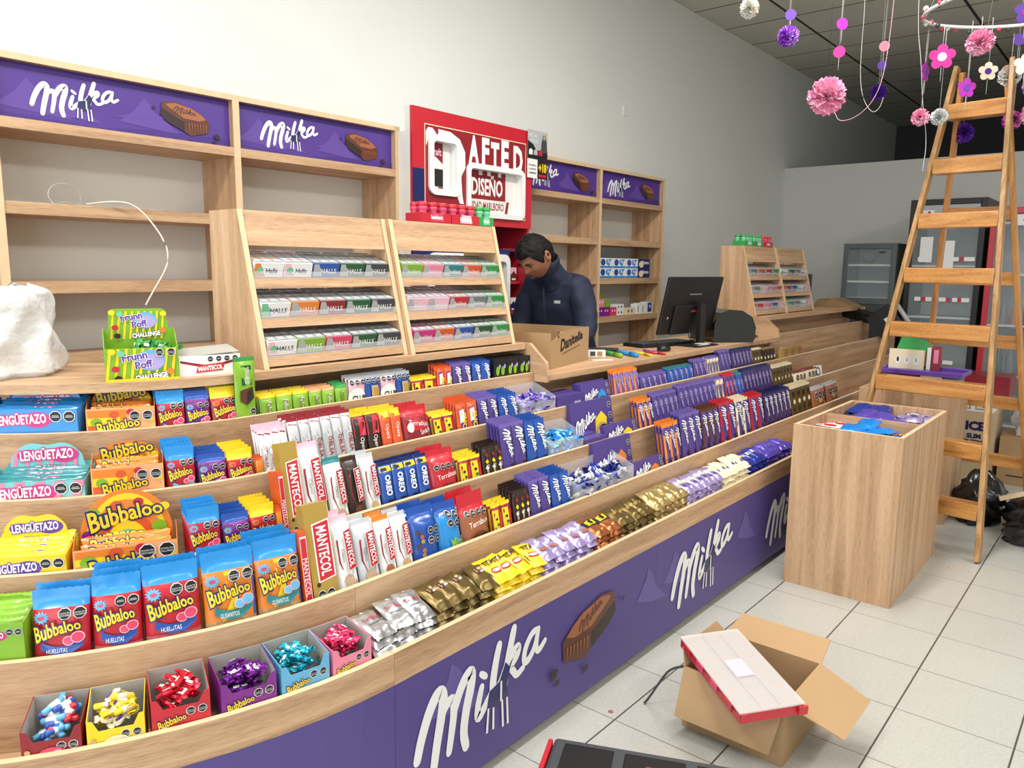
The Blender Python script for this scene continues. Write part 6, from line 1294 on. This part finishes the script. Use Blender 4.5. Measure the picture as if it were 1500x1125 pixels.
def bagmesh(rx, ry, h, seed, mt, amp=.05, pinch=.25):
    mb = MB(); vs = []; n, k_ = 36, 24
    for j in range(k_+1):
        t = j/k_; prof = math.sin(math.pi*min(1, .12+t*.95))**.55 if t < 1 else .02
        prof = max(.03, (1-max(0, t-.55)**1.6*2.6)*(.85+.15*math.sin(t*3)))
        for i in range(n):
            a_ = 2*math.pi*i/n; c = Vector((math.cos(a_)*1.7, math.sin(a_)*1.7, t*2.2+seed)); q = noise.noise(c)*amp*2+noise.noise(c*3.2)*amp*.9+abs(noise.noise(c*6))*amp*.5
            vs.append(((rx*prof+q*prof)*math.cos(a_), (ry*prof+q*prof)*math.sin(a_), max(.001, h*t+noise.noise(c*2)*.03*t)))
    mb.add(vs, [[j*n+i, j*n+(i+1) % n, (j+1)*n+(i+1) % n, (j+1)*n+i] for j in range(k_) for i in range(n)]+[list(range(n))[::-1], [k_*n+i for i in range(n)]], mt, True); return mb
bagmesh(.125, .11, .30, 1, 'bin_bag', .03).build('rubbish_bag', loc=(5.02, .665, 0), label='black rubbish bag standing left behind the ladder foot', cat='rubbish bag')
bagmesh(.28, .17, .26, 5, 'bin_bag', .05).build('rubbish_bag', loc=(4.90, .34, 0), label='large black rubbish bag spreading at the right photo edge', cat='rubbish bag')
bagmesh(.14, .11, .42, 8, 'poly_bag', .04).build('grey_sack', loc=(6.2, .52, .331), label='pale crumpled sack on the brown carton at the right edge', cat='sack')
m = MB(); m.box(-.16, .16, -.008, .008, -.012, .012, 'kraft_p'); m.build('wood_strip', loc=(4.86, .40, .262), rot=(.1, .35, 1.9), label='pale wooden strip stuck in the large black rubbish bag', cat='wood strip')
for x, y, a_, L in ((4.10, .63, .5, .05), (4.13, .61, 2.2, .04), (4.11, .56, 1.3, .035)): 
    m = MB(); m.box(-L/2, L/2, -.003, .003, 0, .002, 'kraft_p'); m.build('wood_splinter', loc=(x, y, .0005), rot=(0, 0, a_), label='thin pale splinter on the floor tiles near the ladder foot', cat='splinter', group='splinters near the ladder foot')
# ---------------------------------------------------------------- cardboard box with organiser on the floor
root = empty('cardboard_box', 'open brown cardboard box on the floor under the organiser case', 'cardboard box', (2.065, .69, 0)); W_, D_, H_ = .30, .32, .20; t = .004
m = MB()
for a in (0, W_-t): m.box(a, a+t, 0, D_, .0005, H_, 'kraft')
for a in (0, D_-t): m.box(t, W_-t, a, a+t, .0005, H_, 'kraft')
m.box(t, W_-t, t, D_-t, .0005, t, 'kraft_d'); m.build('carton', root)
def flap(hinge, vec, out, L, inset, nm='flap'):
    m = MB(); h = Vector(hinge); v = Vector(vec); o = Vector(out).normalized(); nrm = v.cross(o).normalized()*.0035
    a, b, c, d = h, h+v, h+v-v.normalized()*inset+o*L, h+v.normalized()*inset+o*L
    m.add([a, b, c, d, a+nrm, b+nrm, c+nrm, d+nrm], [[3, 2, 1, 0], [4, 5, 6, 7], [0, 1, 5, 4], [1, 2, 6, 5], [2, 3, 7, 6], [3, 0, 4, 7]], 'kraft'); m.build(nm, root)
flap((0, 0, H_), (0, D_, 0), (-.40, .05, -.9), .15, .012); flap((0, 0, H_), (W_, 0, 0), (.18, -.85, -.42), .17, .02); flap((W_, 0, H_), (0, D_, 0), (.9, 0, .25), .12, .01); flap((0, D_, H_), (W_, 0, 0), (0, .5, .9), .05, .03)
A, B, C_ = Vector((2.118, 1.052, .262)), Vector((1.948, .722, .226)), Vector((2.275, .934, .268)); ex = (C_-A).normalized(); ey = (B-A).normalized(); ey = (ey-ex*ey.dot(ex)).normalized(); ez = ey.cross(ex).normalized(); ez = ez if ez.z > 0 else -ez
OM = Matrix((ex, ey, ez)).transposed().to_4x4(); OM.translation = A; LX, LY = (C_-A).length, (B-A).length
root = put(None, 'organiser_case', label='red organiser case with cloudy clear lid lying across the cardboard box', cat='organiser case'); root.matrix_world = OM
m = MB(); m.box(0, LX, 0, .003, -.034, -.004, 'red'); m.box(0, LX, LY-.003, LY, -.034, -.004, 'red'); m.box(0, .003, .003, LY-.003, -.034, -.004, 'red'); m.box(LX-.003, LX, .003, LY-.003, -.034, -.004, 'red'); m.box(0.003, LX-.003, .003, LY-.003, -.034, -.031, 'red')
for k in range(1, 3): m.box(LX*k/3-.001, LX*k/3+.001, .003, LY-.003, -.031, -.006, 'lgrey')
for k in range(1, 5): m.box(.003, LX-.003, LY*k/5-.001, LY*k/5+.001, -.031, -.006, 'lgrey')
m.build('tray', root)
m = MB(); m.box(-.003, LX+.003, -.003, LY+.003, -.0035, .003, 'lid_clear'); ar = Art(m, lambda a, b, e: (a, b, .003+e), .0006)
ar.rect(LX*.34, .01, LX*.36, LY-.01, 'lgrey'); ar.rect(LX*.64, .01, LX*.66, LY-.01, 'lgrey'); ar.rect(LX*.36, LY*.4, LX*.64, LY*.62, 'lpink'); m.build('lid', root, bevel=.002)
for k in (.15, .38, .62, .85): m = MB(); m.box(-.008, -.0035, LY*k-.02, LY*k+.02, -.022, .001, 'rose' if k in (.38, .62) else 'red'); m.build('latch', root, bevel=.001)
m = MB(); m.box(LX*.9, LX+.008, LY+.004, LY+.010, -.03, -.004, 'red'); m.box(0, LX*.08, LY+.004, LY+.010, -.026, 0, 'red'); m.build('latch', root)
cable('bent_wire', [(2.085, 1.015, .19), (2.09, 1.07, .16), (2.11, 1.11, .10), (2.10, 1.15, .02), (2.09, 1.16, .004)], .004, 'dgrey', 'thin dark wire hanging out at the left corner of the floor box')
# toolbox bottom edge
root = empty('tool_case', 'black tool case with red trim lying at the bottom edge of the photo', 'tool case', (1.60, 1.165, .002), (0, 0, R(-65)))
m = MB(); m.box(0, .52, -.34, 0, 0, .125, 'dgrey'); m.build('body', root, bevel=.012)
for a, b in ((.035, .17), (.20, .36), (.39, .49)):
    m = MB(); m.box(a, b, -.15, -.03, .1252, .131, 'black'); m.build('lid_window', root, bevel=.004)
m = MB(); m.box(-.008, .50, -.19, -.165, .105, .133, 'red'); m.box(-.014, -.0005, -.18, -.02, .02, .13, 'red'); m.build('trim', root, bevel=.004)
m = MB(); m.box(.26, .30, -.10, -.08, .1313, .135, 'red'); m.build('badge', root)
for x, y in ((1.98, 1.22), (1.70, 1.24)): m = MB(); m.lathe([(0, .004), (.006, .003), (.009, 0), (0, 0)], 'lbrown', 7); m.build('floor_crumb', loc=(x, y, .0003), label='tiny brown crumb on the floor tiles beside the counter', cat='crumb', group='crumbs on the floor')
# ---------------------------------------------------------------- hanging party decorations
def pom(x, y, z, r, c, c2, label, zt=CZ, st='string', sx=0):
    root = empty('paper_pompom', label, 'pompom', (x, y, z)); random.seed(int(x*91+z*37)); m = MB()
    for k in range(70):
        d = Vector((random.gauss(0, 1), random.gauss(0, 1), random.gauss(0, .8))).normalized(); a = d.orthogonal().normalized(); a.rotate(Matrix.Rotation(random.uniform(0, 6.28), 3, d)); b = d.cross(a); nn = 8; vs = [tuple(d*r*.2)]
        for i in range(nn+1):
            th = -1.0+2.0*i/nn; rr = r*(1.0+.06*(-1)**i)*random.uniform(.92, 1.05); v = (d*math.cos(th)+a*math.sin(th)*.55+b*(.10*math.sin(i*2.2))).normalized()*rr; vs.append(tuple(v))
        m.add(vs, [[0, i, i+1] for i in range(1, nn+1)], c if k % 3 else c2, False)
    m.build('petals', root)
    if zt: s = MB(); s.tube([(0, 0, r*.6), (sx, 0, zt-z)], .0014, st, 5); s.build('string', root)
pom(4.0, 1.345, 2.275, .088, 'pp_pink', 'pp_pink_l', 'large pale pink paper pompom hanging alone before the dark wall', st='dgrey')
pom(3.6, 1.40, 2.474, .046, 'pp_violet', 'pp_violet_l', 'violet and white paper pompom under a purple disc', zt=3.0)
pom(3.3, 1.46, 2.53, .04, 'pp_white', 'pp_cream', 'white paper pompom cut off by the photo top edge')
pom(5.6, 1.55, 2.60, .05, 'pp_dviolet', 'pp_dviolet', 'dark violet paper pompom hanging deep at the back')
pom(4.5, 1.03, 2.215, .044, 'pp_pink', 'pp_pink_l', 'pink paper pompom hanging left of the ladder top', zt=2.64)
pom(4.6, .965, 2.225, .042, 'pp_white', 'pp_white', 'white paper pompom touching the pink one, left of the ladder', zt=2.66)
pom(4.35, .765, 2.505, .060, 'pp_pink', 'pp_pink_l', 'bright pink paper pompom hanging just under the hoop', zt=2.62)
pom(5.0, .92, 2.195, .055, 'pp_dviolet', 'pp_violet', 'deep violet paper pompom seen through the upper ladder', zt=2.66)
pom(4.9, .71, 2.45, .055, 'pp_white', 'pp_white', 'grey white pompom behind the ladder right rail', zt=2.66)
pom(5.2, .72, 2.27, .05, 'foam_magenta', 'pp_pink', 'magenta pompom behind the right ladder rail', zt=2.66)
pom(5.0, .60, 2.26, .06, 'pp_pink', 'pp_pink_l', 'pink pompom at the right edge beside the ladder', zt=2.66)
pom(4.9, .60, 2.38, .05, 'pp_violet', 'pp_violet_l', 'violet pompom at the far right edge', zt=2.66)
def flower(x, y, z, r, c, c2, label, rz=0, zt=2.65, disc=False, ry=0):
    root = empty('foam_flower' if not disc else 'foam_disc', label, 'foam flower' if not disc else 'foam disc', (x, y, z), (ry, 0, rz)); m = MB()
    if disc: pts = [(r*math.cos(a), r*math.sin(a)) for a in [2*math.pi*k/24 for k in range(24)]]
    else: pts = [((.62+.38*abs(math.cos(2.5*a))**.7)*r*math.cos(a+math.pi/2), (.62+.38*abs(math.cos(2.5*a))**.7)*r*math.sin(a+math.pi/2)) for a in [2*math.pi*k/70 for k in range(70)]]
    m.prism(pts, -.0015, .0015, c, 'x'); m.build('petals' if not disc else 'disc', root)
    if c2: m = MB(); m.prism([(r*.34*math.cos(a), r*.34*math.sin(a)) for a in [2*math.pi*k/18 for k in range(18)]], -.0035, .0035, c2, 'x'); m.build('centre', root)
    m = MB(); m.tube([(0, 0, r*.7), (0, 0, zt-z)], .0013, 'string', 5); m.tube([(0, 0, -r*.8), (0, 0, -r*.8-.07)], .0013, 'string', 5); m.build('string', root)
flower(4.5, .955, 2.50, .062, 'foam_fuchsia', 'lpink', 'large fuchsia foam flower with pale centre under the hoop', .3)
flower(4.5, .832, 2.334, .048, 'foam_magenta', 'foam_purple', 'magenta foam flower with violet centre above the top step', .75)
flower(4.5, .746, 2.40, .044, 'pp_cream', 'pp_dviolet', 'cream foam flower with dark violet centre above the top step', .45)
flower(4.5, 1.025, 2.44, .05, 'foam_magenta', 'foam_purple', 'foam flower turned edge-on beside the fuchsia one', 1.45)
flower(4.4, .60, 2.62, .055, 'foam_purple', 'foam_fuchsia', 'purple foam flower at the right end of the hoop', .7)
flower(4.5, .595, 2.41, .05, 'pp_cream', None, 'cream foam petal shape at the right photo edge', .4)
flower(3.6, 1.395, 2.565, .024, 'foam_purple', None, 'purple foam disc at the top edge above the violet pompom', .5, 3.0, True)
for x, y, z, r, c, lb, a_ in ((4.4, 1.425, 2.72, .030, 'foam_magenta', 'magenta foam disc at the top edge beneath the ceiling', .7), (4.4, 1.43, 2.58, .030, 'foam_fuchsia', 'fuchsia foam disc hanging under the magenta one', .3), (5.2, 1.425, 2.78, .03, 'pink', 'dusty pink foam disc hanging mid ceiling', .3), (5.2, 1.43, 2.67, .026, 'foam_purple', 'violet foam disc hanging under the dusty pink one', .4), (5.0, .70, 2.65, .03, 'foam_purple', 'small violet disc inside the hoop', .5)):
    flower(x, y, z, r, c, None, lb, a_, z+.35, True)
# hoop wound with garland
root = empty('garland_hoop', 'round hoop wound with white tape and red buds hanging from the ceiling', 'hoop', (4.42, .67, 2.665)); RR = .36
m = MB(); P = [(RR*math.cos(a), RR*math.sin(a), .012*math.sin(2*a)) for a in [2*math.pi*k/60 for k in range(61)]]; m.tube(P, .0085, 'pp_white', 8, caps=False); m.build('ring', root)
random.seed(4)
for k in range(46):
    a = 2*math.pi*k/46+random.uniform(-.05, .05); q = MB(); r_ = random.uniform(.008, .015); c_ = ('dred', 'dgrey', 'rose', 'pp_white')[k % 4]
    q.lathe([(0, -r_), (r_*.8, -r_*.4), (r_, .2*r_), (r_*.5, r_), (0, r_*.8)], c_, 7, c=(RR*math.cos(a)+random.uniform(-.012, .012), RR*math.sin(a)+random.uniform(-.012, .012), random.uniform(-.016, .010))); q.build('bud', root)
for a in (0.4, 1.6, 2.7, 3.8, 5.1): m = MB(); m.tube([(RR*math.cos(a), RR*math.sin(a), 0), (0, 0, CZ-2.66)], .0013, 'string', 5); m.build('string', root)
def string(name, pts, c, label, r=.0018): return cable(name, pts, r, c, label, 'string', 5, 3)
string('hanging_ribbon', [(4.6, 1.42, 3.55), (4.6, 1.375, 2.9), (4.6, 1.38, 2.55), (4.6, 1.36, 2.38), (4.6, 1.30, 2.28), (4.6, 1.26, 2.30), (4.6, 1.245, 2.36)], 'string', 'pale curled ribbon hanging in a loop before the dark wall')
string('hanging_ribbon', [(4.7, 1.25, 3.55), (4.7, 1.255, 2.95), (4.7, 1.27, 2.55), (4.7, 1.31, 2.38), (4.7, 1.40, 2.29), (4.7, 1.50, 2.27), (4.7, 1.53, 2.33)], 'lpink', 'dusty pink curled ribbon crossing the pale one')
string('streamer', [(4.55, 1.11, 3.5), (4.55, 1.10, 2.72), (4.55, 1.06, 2.5), (4.55, 1.04, 2.3), (4.55, 1.0, 2.1), (4.55, 1.01, 1.95)], 'string', 'thin grey cord hanging left of the ladder')
